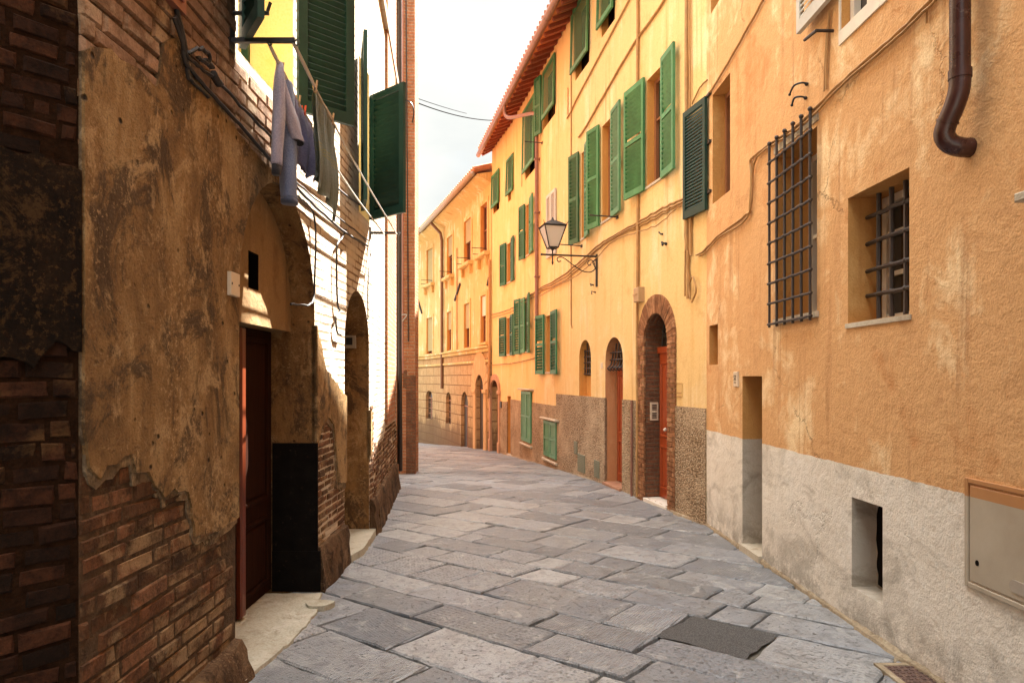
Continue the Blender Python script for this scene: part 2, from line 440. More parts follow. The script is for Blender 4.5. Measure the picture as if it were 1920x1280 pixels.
OLD = m_old_plaster('old ochre plaster', ((.10, .064, .032), (.18, .104, .044), (.26, .152, .063), (.36, .235, .11)), (.055, .036, .022), (.42, .28, .14), .9)
OLDD = m_old_plaster('stained ochre plaster', ((.10, .058, .026), (.18, .095, .036), (.25, .135, .05), (.31, .18, .07)), (.06, .035, .02), (.36, .22, .1))
BM1 = m_brickmesh('weathered brick', ((.072, .038, .021), (.115, .054, .026), (.16, .068, .032), (.215, .105, .055)), (.36, .24, .13), .10, (.032, .02, .012))
BM2 = m_brickmesh('shade-darkened brick', ((.011, .006, .0035), (.023, .010, .0055), (.045, .017, .008), (.075, .029, .014)), (.12, .065, .026), .08, (.004, .0025, .0015))  # near-left pier brick, the shade on that face darkened into its colour
BM3 = m_brickmesh('lime stained brick', ((.19, .105, .065), (.25, .15, .095), (.31, .19, .125), (.38, .25, .17)), (.50, .38, .26), .10, (.12, .07, .04))
MORT = m_paint('old mortar', (.085, .055, .034), .95, .45, .9, 22, (.03, .019, .012), spec=.1)
MORTD = m_paint('dark mortar', (.02, .010, .0055), .95, .45, .9, 22, spec=.02)  # pier mortar, darkened to hold the same face's shade
STONE = m_stone('grey sandstone slab')
JOINT = m_paint('joint dirt', (.14, .125, .10), .95, .35, .7, 12)
STEP = m_plaster('pale stone step', (.50, .44, .34), (.58, .53, .43), (.38, .31, .22), (.30, .22, .14), .4, 60, 1.5)
WHITE = m_plaster('white marble', (.72, .68, .6), (.78, .75, .68), (.6, .55, .46), (.5, .42, .32), .15, 60, 2)
GREEN = m_shutter('green shutter paint', (.022, .135, .055), .42, .16, .06, 7)
GREENL = m_shutter('faded green paint', (.062, .205, .08), .5, .2, .08, 7)
GREEND = m_shutter('dark green paint', (.006, .036, .026), .38, .22, .06, 7)
GREY = m_paint('grey white paint', (.50, .49, .44), .55, .12, .08, 7)
CREAMP = m_paint('cream window paint', (.68, .62, .52), .5, .08, .05)
WOODR = m_wood('red varnished wood', (.26, .045, .012), (.36, .07, .02), .33)
WOODD = m_wood('dark brown wood', (.016, .006, .004), (.032, .011, .006), .75, spec=.04)
WOODP = m_wood('red brown post wood', (.11, .022, .009), (.17, .038, .014), .3)
WFRAME = m_wood('brown window wood', (.22, .085, .035), (.30, .12, .05), .5)
RAFT = m_wood('rafter wood', (.19, .042, .018), (.26, .065, .028), .7)
SOFF = m_plaster('terracotta soffit tiles', (.56, .205, .085), (.64, .27, .12), (.46, .15, .06), (.36, .11, .05), .3, 40, 2)
TILE = m_plaster('roof tiles', (.40, .18, .10), (.50, .28, .18), (.28, .13, .075), (.2, .1, .06), .8, 14, 2)
COPPER = m_paint('brown gutter metal', (.22, .10, .068), .4, .2, .05)
PIPE = m_paint('brown pipe enamel', (.045, .014, .011), .28, .25, .05, 5, (.16, .10, .08))
PIPEP = m_paint('pinkish pipe', (.42, .22, .18), .45, .12, .05)
IRON = m_paint('wrought iron', (.028, .018, .014), .5, .35, .25, 20, (.10, .045, .025))
IRONB = m_paint('black iron', (.012, .011, .011), .5, .3, .15, 20)
CABLE = m_paint('ochre painted cable', (.38, .21, .075), .7, .2, .1)
CABLEB = m_paint('black cable', (.022, .018, .016), .6, .3, .1)
BLACK = m_paint('black painted dado', (.008, .0065, .0055), .8, .5, .5, 9, (.045, .03, .02), spec=.05)
VOID = m_paint('dark interior', (.008, .006, .005), .9, .3, spec=.03)
YIN = m_plaster('pale yellow plaster', (.80, .66, .36), (.84, .71, .42), (.76, .60, .29), (.7, .5, .14), .15, 60, 1.2)
MIL = m_paint('grey metal box', (.36, .31, .25), .5, .12, .06)
PLAQ = m_paint('cream plaque', (.62, .5, .36), .6, .1, .05)
INK = m_paint('dark lettering', (.05, .035, .025), .7, .2)
ROPE = m_cloth('rope', (.5, .46, .4), (.7, .66, .58), 200, .6)
BLIND = m_paint('blind slats', (.36, .30, .13), .6, .15, .2)
def _glass():
    t = NT('window glass'); co = t.co()
    return t.out(t.ramp(t.noise(co, 1.3, 3), [(.3, (.02, .017, .014)), (.7, (.05, .04, .03))]), .06, t.bump(t.noise(co, 2.5, 2), .04, .02), spec=.6)
GLASS = _glass()
def _lampglass():
    t = NT('frosted lamp glass')
    t.bsdf.inputs['Transmission Weight'].default_value = .35
    return t.out((.86, .80, .74), .55, None)
LGLASS = _lampglass()
def _panel():
    t = NT('painted cabinet metal'); co = t.co()
    n = t.noise(co, 2.2, 5, .6)
    k = t.math('GREATER_THAN', t.math('ADD', t.sep(co)[2], 0.0), 1.085)
    col = t.mix(k, t.ramp(n, [(.3, (.34, .28, .2)), (.7, (.44, .38, .29))]), t.ramp(n, [(.3, (.38, .165, .05)), (.7, (.44, .21, .075))]))
    return t.out(col, .5, t.bump(t.noise(co, 30, 3), .06, .01))
CABP = _panel()
def _rustcover():
    t = NT('rusty cast iron'); co = t.co()
    n = t.noise(co, 30, 6, .7)
    return t.out(t.ramp(n, [(.3, (.05, .028, .022)), (.55, (.11, .06, .045)), (.75, (.26, .18, .12))]), .8, t.bump(n, .8, .01))
RUSTY = _rustcover()
def _asph():
    t = NT('asphalt patch'); co = t.co()
    return t.out(t.ramp(t.voro(co, 120, 'F1', 'Distance'), [(.1, (.15, .145, .14)), (.6, (.055, .053, .052))]), .9, t.bump(t.noise(co, 140, 3), .9, .01))
ASPH = _asph()

# ------------------------------------------------------------------ generic pieces
UP = Vector((0, 0, 1))
def shutter(parent, p0, dv, nv, w, h, mat, up=UP, mid=True, pitch=.042, thick=.036, name='shutter', st=.055, flip=False):
    """louvred leaf: p0 lower hinge corner, dv along its width, nv its outer face"""
    bm = bmesh.new(); dv = Vector(dv).normalized(); nv = Vector(nv).normalized(); up = Vector(up).normalized(); p0 = Vector(p0)
    def bx(a0, a1, b0, b1, c0=-thick / 2, c1=thick / 2):
        q = lambda a, b, c: p0 + dv * a + up * b + nv * c
        hexa(bm, [q(a0, b0, c0), q(a1, b0, c0), q(a1, b1, c0), q(a0, b1, c0), q(a0, b0, c1), q(a1, b0, c1), q(a1, b1, c1), q(a0, b1, c1)])
    bx(0, st, 0, h); bx(w - st, w, 0, h)
    bx(st, w - st, 0, .09); bx(st, w - st, h - .07, h)
    if mid: bx(st, w - st, h * .48, h * .48 + .06)
    z = .095
    while z < h - .08:
        if not mid or not (h * .48 - .02 < z < h * .48 + .055):
            q = lambda a, b, c: p0 + dv * a + up * b + nv * c
            s, e = (.048, -.019) if flip else (.036, .0105)
            hexa(bm, [q(st, z, e), q(w - st, z, e), q(w - st, z + s, -e), q(st, z + s, -e),
                      q(st, z + .008, e + .003), q(w - st, z + .008, e + .003), q(w - st, z + s + .006, -e + .003), q(st, z + s + .006, -e + .003)])
        z += pitch
    return obj(name, fix(bm), mat, parent)
def flat_shutter(parent, w, ua, ub, z0, z1, mat, d=.06, tilt=0.0, mid=True, swing=0.0, hinge='far', flip=False, pitch=.042):
    """leaf against the wall; tilt pushes its foot out; swing turns the free end off the wall"""
    u0, u1 = min(ua, ub), max(ua, ub)
    if hinge == 'far':
        a, b = w.P(u1, z0, d + tilt), w.P(u0, z0, d + tilt + swing)
    else:
        a, b = w.P(u0, z0, d + tilt), w.P(u1, z0, d + tilt + swing)
    dv = (b - a); wd = dv.length; dv.normalize()
    up = (UP * (z1 - z0) - w.n * tilt); h = up.length; up.normalize()
    nv = dv.cross(up)
    if nv.dot(w.n) < 0: nv = -nv
    return shutter(parent, a, dv, nv, wd, h, mat, up, mid, pitch=pitch, flip=flip)
def win_frame(parent, w, u0, u1, z0, z1, d, mat, name='window', mull=True, fw=.055, pane=GLASS, rails=(.62,)):
    u0, u1 = min(u0, u1), max(u0, u1)
    bm = bmesh.new()
    wbox(bm, w, u0 + .004, u0 + fw, z0 + .004, z1 - .004, d - .05, d)
    wbox(bm, w, u1 - fw, u1 - .004, z0 + .004, z1 - .004, d - .05, d)
    wbox(bm, w, u0 + fw, u1 - fw, z0 + .004, z0 + fw, d - .05, d - .003)
    wbox(bm, w, u0 + fw, u1 - fw, z1 - fw, z1 - .004, d - .05, d - .003)
    c = (u0 + u1) / 2
    if mull: wbox(bm, w, c - .035, c + .035, z0 + fw, z1 - fw, d - .05, d - .005)
    for r in rails:
        zz = lerp(z0, z1, r)
        wbox(bm, w, u0 + fw, c - .035 if mull else u1 - fw, zz - .015, zz + .015, d - .045, d - .01)
        if mull: wbox(bm, w, c + .035, u1 - fw, zz - .015, zz + .015, d - .045, d - .01)
    o = obj(name, fix(bm), mat, parent)
    bm = bmesh.new(); wbox(bm, w, u0 + .01, u1 - .01, z0 + .01, z1 - .01, d - .06, d - .053)
    obj('pane', fix(bm), pane, o)
    return o
def grille(parent, w, us, zs, z0, z1, u0, u1, d, r=.011, name='grille', mat=None, knobs=False, wob=.003):
    bm = bmesh.new(); rr = random.Random(len(us) * 31 + len(zs))
    for u in us:
        pts = [w.P(u + rr.uniform(-wob, wob), lerp(z0, z1, i / 6), d) for i in range(7)]
        tube(bm, pts, r, 6)
        if knobs: ball(bm, w.P(u, z1 + .01, d), r * 1.7)
    for z in zs:
        n = max(4, len(us) * 2)
        tube(bm, [w.P(lerp(u0, u1, i / n), z + rr.uniform(-wob, wob), d + (r * .7 if i % 2 else r * .2)) for i in range(n + 1)], r * .95, 6)
        for u in us: ball(bm, w.P(u, z, d), r * 1.45)
    return obj(name, bm, mat or IRON, parent, 50)
def cable(parent, w, pts, r, mat, d=.02, name='cable', k=5, wob=.006):
    bm = bmesh.new(); rr = random.Random(int(pts[0][0] * 7))
    P = []
    for i, q in enumerate(pts):
        u, z = w.hit(q[0], q[1], q[2] if len(q) > 2 else d); P.append(w.P(u, z, q[2] if len(q) > 2 else d))
    S = smooth_path(P, k)
    S = [p + Vector((0, 0, rr.uniform(-wob, wob))) for p in S]
    tube(bm, S, r, 6)
    return obj(name, bm, mat, parent, 60)
def brick_field(bm, w, u0, u1, z0, z1, keep, bw=.285, bh=.078, gap=.009, d0=-.02, d1=.008, rnd=None, seed=1):
    """separately modelled bricks with worn edges; keep(u,z) says where the wall shows brick"""
    rr = random.Random(seed); lay = bm.faces.layers.float.get('tint') or bm.faces.layers.float.new('tint')
    row = 0; z = z0
    while z < z1:
        h = bh * rr.uniform(.93, 1.07)
        u = u0 - rr.uniform(0, bw)
        while u < u1:
            L = bw * rr.choice((1, 1, 1, .5, .96, 1.06))
            if keep(u + L / 2, z + h / 2):
                a, b = max(u, u0), min(u + L - gap, u1)
                if b - a > .03:
                    j = lambda s=.005: rr.uniform(-s, s)
                    tilt = j(.006)
                    dd = d1 + rr.uniform(-.006, .004) - (.006 if rr.random() < .05 else 0)
                    e = rr.uniform(.008, .016)
                    zz = z + j(.004); hh = h - gap
                    back = [w.P(a, zz, d0), w.P(b, zz, d0), w.P(b, zz + hh, d0), w.P(a, zz + hh, d0)]
                    side = [w.P(a + j(), zz + j(.004), dd - e), w.P(b + j(), zz + tilt + j(.004), dd - e), w.P(b + j(), zz + hh + tilt + j(.004), dd - e), w.P(a + j(), zz + hh + j(.004), dd - e)]
                    top = [w.P(a + e + j(.004), zz + e * .7 + j(.003), dd + j(.003)), w.P(b - e + j(.004), zz + e * .7 + tilt + j(.003), dd + j(.003)),
                           w.P(b - e + j(.004), zz + hh - e * .7 + tilt + j(.003), dd + j(.003)), w.P(a + e + j(.004), zz + hh - e * .7 + j(.003), dd + j(.003))]
                    V = [[bm.verts.new(x) for x in r] for r in (back, side, top)]
                    t = rr.random()
                    for r0, r1 in zip(V, V[1:]):
                        for i in range(4): bm.faces.new((r0[i], r0[(i + 1) % 4], r1[(i + 1) % 4], r1[i]))[lay] = t
                    bm.faces.new(V[2])[lay] = t
            u += L
        z += h; row += 1
    return bm
def jag(pts, amp, step, seed):
    """roughen a traced outline (list of (u,z)) the way broken plaster breaks"""
    rr = random.Random(seed); out = []
    for (a, b), (c, d) in zip(pts, pts[1:]):
        L = math.hypot(c - a, d - b); n = max(1, int(L / step))
        for i in range(n):
            t = i / n
            k = 0 if i == 0 else amp
            out.append((lerp(a, c, t) + rr.uniform(-k, k), lerp(b, d, t) + rr.uniform(-k, k)))
    out.append(pts[-1])
    return out
# ------------------------------------------------------------------ the street's walls in plan
WR = Wall((2.28 + .0234 * 14, -6), (2.28, 8), True)
WA = Wall((2.28, 8), (-.03, 18.85), True)
WB = Wall((-.03, 18.85), (-.615, 21.0), True)
WF = Wall((-.64, 21.1), (-3.34, 29.3), True)
WG = Wall((-3.34, 29.3), (-8.02, 39.2), True)
L0 = Wall((-2.72, -.15), (-1.60, 2.52), False)
LS = Wall((-2.72, -6), (-2.72, -.15), False)
L1 = Wall((-1.60, 2.52), (-1.56, 7.7), False)
L2 = Wall((-1.56, 7.7), (-1.89, 11.15), False)

def foot(w, u): return w.g(u) - .3
def base_outline(w, u0, u1, ztop0, ztop1=None, n=4):
    return [(u0, foot(w, u0)), (u1, foot(w, u1)), (u1, ztop1 if ztop1 is not None else ztop0), (u0, ztop0)]

# ================================================================== ORANGE HOUSE (near right)
H = thing('orange_house', 'orange plastered house with pale grey lower band and iron window grilles, nearest on right', 'house', (2.6, 4, 0))
w = WR
def R(px0, py0, px1, py1, d=0):
    """opening from its far top corner and near/far bottom corner in the photograph"""
    ua, zt = w.hit(px0, py0, d); zb = w.hit(px0, py1, d)[1]; ub = w.u(px1, d)
    return min(ua, ub), max(ua, ub), zb, zt
g1 = R(1456, 296, 1532, 598); g2 = R(1590, 372, 1705, 606); n1 = R(1330, 611, 1346, 684)
dn = R(1392, 705, 1429, 1042); vn = R(1597, 931, 1655, 1099); w3 = R(1336, 179, 1369, 383); w4 = R(1333, -140, 1352, 27)
w5 = R(1578, -190, 1652, 58)
cuts = [(rect(*g1), .40, 1), (rect(*g2), .36, 1), (rect(*n1), .3, 1), (rect(dn[0], dn[1], dn[2] - .02, dn[3]), .5, 1),
        (rect(*vn), .17, 1), (rect(*w3), .26, 1), (rect(*w4), .24, 1), (rect(*w5), .2, 1)]
cab = R(1812, 894, 1990, 1096)
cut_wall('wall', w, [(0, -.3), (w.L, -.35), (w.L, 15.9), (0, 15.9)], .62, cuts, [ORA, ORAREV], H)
# gable end, back and roof
bm = bmesh.new()
wbox(bm, w, w.L - .62, w.L - .004, 8.6, 15.8, -6, -.622)
wbox(bm, w, 0, w.L, 0, 14.1, -6.6, -6)
obj('back_wall', fix(bm), ORA, H)
bm = bmesh.new(); wbox(bm, w, -.2, w.L - .1, 15.92, 16.1, -6.8, .1); obj('roof', fix(bm), TILE, H)
# windows
o = win_frame(H, w, *g1, -.29, CREAMP, rails=(.5,))
zb, zt = w.z(1453, 612), w.z(1453, 272)
us = [w.u(p) for p in (1453, 1467, 1482, 1498, 1514, 1531)]
zs = [lerp(zb + .02, zt - .16, i / 8) for i in range(9)]
grille(o, w, us, zs, zb - .01, zt, us[-1] - .03, us[0] + .03, .05, .0115, knobs=True)
bm = bmesh.new(); wbox(bm, w, g1[0] - .03, g1[1] + .03, g1[2] - .05, g1[2] - .004, -.01, .022); obj('sill', fix(bm), STEP, o)
bm = bmesh.new(); wbox(bm, w, g1[0] - .03, g1[1] + .03, zt - .09, zt - .03, -.01, .014); obj('lintel_strip', fix(bm), STEP, o)
o = win_frame(H, w, *g2, -.24, CREAMP, rails=(.38, .7), mull=True)
us = [w.u(p, -.14) for p in (1648, 1672, 1699)]
zs = [w.z(1640, y, -.14) for y in (403, 453, 505, 553)]
grille(o, w, us, zs, g2[2] + .002, g2[3] - .002, g2[0] + .01, g2[1] + .03, -.14, .016, wob=.004)
bm = bmesh.new(); wbox(bm, w, g2[0] - .02, g2[1] + .02, g2[2] - .035, g2[2] - .003, -.05, .012); obj('sill', fix(bm), STEP, o)
o = win_frame(H, w, *w3, -.14, WFRAME, rails=())
ph = Vector((2.245, 7.9, 0)); pe = Vector((2.12, 8.42, 0)); zb = w3[2] - .03
shutter(o, (ph.x, ph.y, zb), pe - ph, (-1, -.24, 0), (pe - ph).length, w3[3] - zb + .04, GREEND, mid=False, pitch=.04)
for zz in (zb + .18, zb + .75, zb + 1.3):
    bm = bmesh.new(); wbox(bm, w, w.L - .19, w.L - .06, zz, zz + .03, -.002, .03); obj('hinge', fix(bm), IRON, o)
win_frame(H, w, *w4, -.14, WFRAME)
o = win_frame(H, w, *w5, -.06, CREAMP)
flat_shutter(o, w, w.u(1517), w.u(1577), w.z(1517, 65), w5[3], GREY, d=.085, mid=False)
bm = bmesh.new()
for a, b in ((w5[0] - .12, w5[0] - .004), (w5[1] + .004, w5[1] + .02)): wbox(bm, w, a, b, w5[2] - .1, w5[3], -.004, .012)
wbox(bm, w, w5[0] - .004, w5[1] + .004, w5[2] - .1, w5[2] - .004, -.004, .014)
obj('surround', fix(bm), CREAMP, o)
bm = bmesh.new(); tube(bm, [w.P(w5[1] + .12, w5[2] + .06, .0), w.P(w5[1] + .12, w5[2] + .06, .13)], .012); tube(bm, [w.P(w5[1] + .12, w5[2] + .06, .125), w.P(w5[1] + .3, w5[2] + .08, .13)], .012); obj('latch', bm, IRON, o)
# door niche: sill stone, plain dark door at the back
bm = bmesh.new(); wbox(bm, w, dn[0] + .003, dn[1] - .003, -.1, .045, -.48, .035); obj('threshold', fix(bm), STEP, H)
bm = bmesh.new(); wbox(bm, w, dn[0] + .01, dn[1] - .01, .05, dn[3] - .01, -.495, -.45); obj('door', fix(bm), WOODD, H)
# vent niche hole
bm = bmesh.new()
vu0, vu1, vz0, vz1 = vn
pts = jag([(vu0 + .004, vz0 + .02), (vu1 - .05, vz0 + .03), (vu1 - .035, vz1 - .12), (vu1 - .1, vz1 - .03), (vu0 + .004, vz1 - .02)], .016, .05, 4)
prism(bm, w, pts, -.169, -.155); obj('vent', fix(bm), VOID, H)
# cabinet door, painted over in both colours
bm = bmesh.new(); u0, u1, z0, z1 = cab
fr = .026
for r in ((u0 - .3, u0 - .3 + fr, z0, z1), (u1 - fr, u1, z0, z1), (u0 - .3 + fr, u1 - fr, z0, z0 + fr), (u0 - .3 + fr, u1 - fr, z1 - fr, z1)): wbox(bm, w, *r, -.01, .012, 0, .003)
obj('cabinet_frame', fix(bm), CABP, H)
bm = bmesh.new(); wbox(bm, w, u0 - .3 + fr + .012, u1 - fr - .012, z0 + fr + .01, z1 - fr - .01, -.01, .010, 0, .004); c = obj('cabinet_door', fix(bm), CABP, H)
hu, hz = w.hit(1836, 1055)
bm = bmesh.new(); prism(bm, w, [(hu + .013 * math.cos(k * .524), hz + .015 * math.sin(k * .524)) for k in range(12)], .008, .0125); obj('keyhole', fix(bm), VOID, c)
hu, hz = w.hit(1905, 1098)
bm = bmesh.new(); prism(bm, w, [(hu - .05 + .11 * (1 if math.cos(k * .39) > 0 else -1) * .4 + .03 * math.cos(k * .39), hz + .03 * math.sin(k * .39)) for k in range(16)], .008, .015); obj('handle', fix(bm), MIL, c)
# ledge at the right edge
u, z = w.hit(1900, 372, .16)
bm = bmesh.new(); wbox(bm, w, u - .5, u, z - .02, z + .02, -.01, .16, 0, .006); wbox(bm, w, u - .45, u - .05, z - .08, z - .022, -.01, .1, 0, .02); obj('ledge', fix(bm), STEP, H)
# house number
u, z = w.hit(1382, 711)
bm = bmesh.new(); wbox(bm, w, u - .058, u + .052, z - .075, z + .08, -.005, .022, 0, .005); pq = obj('number_plate', fix(bm), PLAQ, H)
def lettering(parent, text, w, u, z, d, size, mat, name='lettering'):
    cu = bpy.data.curves.new('t', 'FONT'); cu.body = text; cu.size = size; cu.align_x = 'CENTER'; cu.align_y = 'CENTER'; cu.extrude = .0015
    t = bpy.data.objects.new('t', cu); COL.objects.link(t)
    xd = w.dir if w.n.cross(w.dir).z < 0 else -w.dir
    xd = UP.cross(w.n)
    M = Matrix((xd, UP, w.n)).transposed().to_4x4(); M.translation = w.P(u, z, d)
    dg = bpy.context.evaluated_depsgraph_get(); dg.update()
    me = bpy.data.meshes.new_from_object(t.evaluated_get(dg)); bpy.data.objects.remove(t); bpy.data.curves.remove(cu)
    me.transform(M); me.materials.clear(); me.materials.append(mat)
    return mesh_obj(name, me, parent)
lettering(pq, '52', w, u, z + .015, .0235, .075, INK)
bm = bmesh.new(); wbox(bm, w, u - .032, u + .028, z - .036, z - .028, .02, .0235); obj('rule', fix(bm), INK, pq)
# iron hooks
def hook(parent, w, px, py, dx, L=.13, r=.008, big=True):
    u, z = w.hit(px, py)
    bm = bmesh.new()
    tube(bm, smooth_path([w.P(u, z, 0), w.P(u, z + .01, .05), w.P(u + dx * .5, z + .012, .085), w.P(u + dx, z - .03, .09)]), r, 8)
    ball(bm, w.P(u, z, .012), r * 1.9)
    ball(bm, w.P(u + dx, z - .03, .09), r * 1.5)
    return obj('hook', bm, IRONB, parent, 60)
hook(H, w, 1515, 158, .13); hook(H, w, 1513, 184, .07)
# thick drainpipe ending in an elbow against the wall
u, z = w.hit(1800, 150, .09)
zt = 14.0
pp = [w.P(u, zt, .09), w.P(u, z + .02, .09), w.P(u, z - .03, .09), w.P(u + .012, z - .10, .10), w.P(u + .05, z - .19, .12), w.P(u + .075, z - .235, .115)]
bm = bmesh.new(); tube(bm, pp[:2], .048, 20); tube(bm, [w.P(u, z + .05, .09), w.P(u, z + .005, .09)], .054, 20)
dp = obj('drainpipe', bm, PIPE, H, 40)
S = smooth_path([w.P(u, z + .02, .09), w.P(u + .004, z - .05, .092), w.P(u + .025, z - .13, .105), w.P(u + .055, z - .20, .12), w.P(u + .07, z - .255, .125), w.P(u + .068, z - .30, .10), w.P(u + .055, z - .325, .055), w.P(u + .05, z - .33, -.01)], 6)
bm = bmesh.new(); tube(bm, S, .050, 20); tube(bm, S[17:19], .0545, 20); obj('elbow', bm, PIPE, dp, 40)
bm = bmesh.new(); wbox(bm, w, u - .09, u + .09, z + .55, z + .59, -.01, .10); obj('bracket', fix(bm), PIPE, dp)
# cables on the orange house
cable(H, w, [(1302, 478), (1320, 470), (1345, 444), (1400, 402), (1406, 390), (1409, 330), (1407, 302), (1418, 290), (1450, 266), (1500, 232), (1560, 172), (1620, 116), (1680, 66), (1740, 6), (1800, -60)], .013, CABLE, .018)
cable(H, w, [(1304, 482), (1322, 474), (1348, 446), (1402, 406), (1410, 332), (1420, 294), (1452, 270), (1502, 237), (1562, 177), (1622, 121), (1682, 71), (1742, 12), (1802, -55)], .009, CABLE, .03)
cable(H, w, [(1328, 178), (1345, 152), (1380, 92), (1420, 20), (1440, -20)], .012, CABLE, .018)
cable(H, w, [(1549, 168), (1550, 120), (1553, 60), (1556, 20)], .009, CABLE, .015)
cable(H, w, [(1545, 172), (1547, 120), (1551, 50)], .006, CABLE, .015)
cable(H, w, [(1737, 45), (1738, 20), (1742, 4)], .006, CABLE, .015)

# ================================================================== YELLOW HOUSE
Y = thing('yellow_house', 'long yellow house with green louvred shutters and raftered eave, beyond the orange house', 'house', (1.2, 13, 0))
EAVE = 8.52
def wall_for(px): return WB if px < 957.5 else WA
def open_(px0, py0, px1, py1):
    ww = wall_for(px0)
    ua, zt = ww.hit(px0, py0); zb = ww.hit(px0, py1)[1]; ub = ww.u(px1)
    return ww, min(ua, ub), max(ua, ub), zb, zt
cutA, cutB = [], []
def addcut(ww, pts, dep, mi): (cutA if ww is WA else cutB).append((pts, dep, mi))
wins = []   # (wall,u0,u1,z0,z1,[shutters])
def W(px0, py0, px1, py1, shutters, frame=WFRAME, dep=.2):
    o = open_(px0, py0, px1, py1); addcut(o[0], rect(*o[1:]), dep, 1); wins.append((o, shutters, frame, dep))
# opening box in the photograph; shutters as (px from, px to, kind)
W(1213, 152, 1246, 351, [('f', 1213, 1184, GREENL), ('n', 1246, 1275, GREENL)])
W(1129, 238, 1151, 417, [('f', 1127.5, 1113.5, GREENL), ('n', 1151, 1171, GREENL)])
W(1090.5, 288, 1101, 448, [('f', 1089, 1078, GREEN), ('n', 1101, 1113, GREENL)])
W(987, 386, 996, 480, [('f', 986.5, 980, GREEN), ('n', 996, 1006, GREENL)])
W(951.5, 458, 961, 530, [('f', 951, 943.5, GREEN), ('n', 961, 969, GREEN)])
W(1024, 593, 1036.5, 697, [('f', 1023.5, 1012, GREEN), ('n', 1036.5, 1050.5, GREEN)])
W(978.5, 563, 992.5, 660, [('f', 978, 972, GREEN), ('c', 978.6, 986, GREENL), ('n', 992, 1001, GREENL)])
W(951, 597, 959, 664, [('f', 950.5, 942.5, GREEN), ('n', 959.5, 967.5, GREEN)])
# closed top-storey leaves whose feet are pushed out
W(1128, -40, 1153, 72, [('t', 1125, 1155, GREENL)], VOID)
W(1079, 22, 1105, 152, [('t', 1075, 1107, GREENL)], VOID)
W(1018, 145, 1041, 245, [('f', 1018, 1012, GREEN), ('t', 1021, 1043, GREENL)], VOID)
W(985, 211, 1003, 338, [('t', 983, 1004.5, GREENL)], VOID)
W(953, 303, 964, 379, [('t', 952, 965, GREENL)], VOID)
W(925, 333, 936, 402, [('t', 924, 937.5, GREENL)], VOID)
W(1029, 370, 1043, 482, [('c', 1027.5, 1035.5, GREY), ('c', 1035.7, 1044, GREY)], VOID)
W(981, 735, 997, 822, [('c', 980, 989, GREENL), ('c', 989.2, 998, GREENL)], VOID)
W(1024, 790, 1044, 850, [('c', 1022.5, 1033.5, GREENL), ('c', 1033.8, 1045.5, GREENL)], VOID)
# doors and arched openings
aw = open_(1086, 640, 1108, 742); awz = WA.z(1086, 704)
zc = WA.z(1097, 637); addcut(WA, arch(aw[1], aw[2], aw[3], zc - .33, zc), .20, 1)
d2 = open_(1135, 660, 1168, 905); zc2 = WA.z(1150, 632); addcut(WA, arch(d2[1], d2[2], -.3, zc2 - .38, zc2), .26, 2)
d1 = open_(1210, 640, 1254, 935); zc1 = WA.z(1232, 587); addcut(WA, arch(d1[1], d1[2], -.3, zc1 - (d1[2] - d1[1]) / 2, zc1, 20), .34, 3)
dk = open_(951.5, 742, 962.5, 850); addcut(WB, rect(dk[1], dk[2], -1.2, dk[4]), .2, 1)
da = open_(921.5, 740, 936, 845); zca = WB.z(929, 712); addcut(WB, arch(da[1], da[2], -1.2, zca - .38, zca), .25, 3)
vents = [open_(1078.5, 826, 1084.5, 850), open_(1085.5, 849, 1099, 882), open_(1116.5, 861, 1126, 893)]
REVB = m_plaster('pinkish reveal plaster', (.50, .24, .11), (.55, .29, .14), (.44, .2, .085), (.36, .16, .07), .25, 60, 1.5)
bandB = None
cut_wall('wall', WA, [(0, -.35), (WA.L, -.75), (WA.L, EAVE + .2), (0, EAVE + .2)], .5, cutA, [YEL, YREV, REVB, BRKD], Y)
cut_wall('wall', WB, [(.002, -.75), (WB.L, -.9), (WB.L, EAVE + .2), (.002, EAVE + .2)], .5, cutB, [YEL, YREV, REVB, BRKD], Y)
# pebble-dash base, proud of the plaster
def plinth(w, pts, cuts, d=.018):
    o = cut_wall('plinth', w, pts, .03 + d, [(p, .2, 0) for p, _, _ in cuts], [PEB], Y, front=d)
    return o
ub = WA.u(1044)
zhi, zlo = 1.345, 1.11
ring0, ring1 = WA.u(1268.5), WA.u(1198)
lower = [c for c in cutA if min(p[1] for p in c[0]) < 1.4]
def ptop(u): return lerp(1.345, 1.38, u / 3)
plinth(WA, [(.004, -.3), (ring0, -.3), (ring0, 1.34), (.004, 1.34)], [])
plinth(WA, [(ring1, -.3), (ub, -.4), (ub, 1.365), (ring1, 1.365)], [c for c in cutA if min(p[1] for p in c[0]) < 1.3 and min(p[0] for p in c[0]) > ring1 - .1])
plinth(WA, [(ub + .001, -.4), (WA.L, -.8), (WA.L, zlo), (ub + .001, zlo)], [c for c in cutA if min(p[1] for p in c[0]) < 1.1 and min(p[0] for p in c[0]) > ub], .013)
da0 = WB.u(937.5)
plinth(WB, [(.004, -.8), (da0, -.9), (da0, 1.0), (.004, 1.04)], [c for c in cutB if min(p[1] for p in c[0]) < 1])
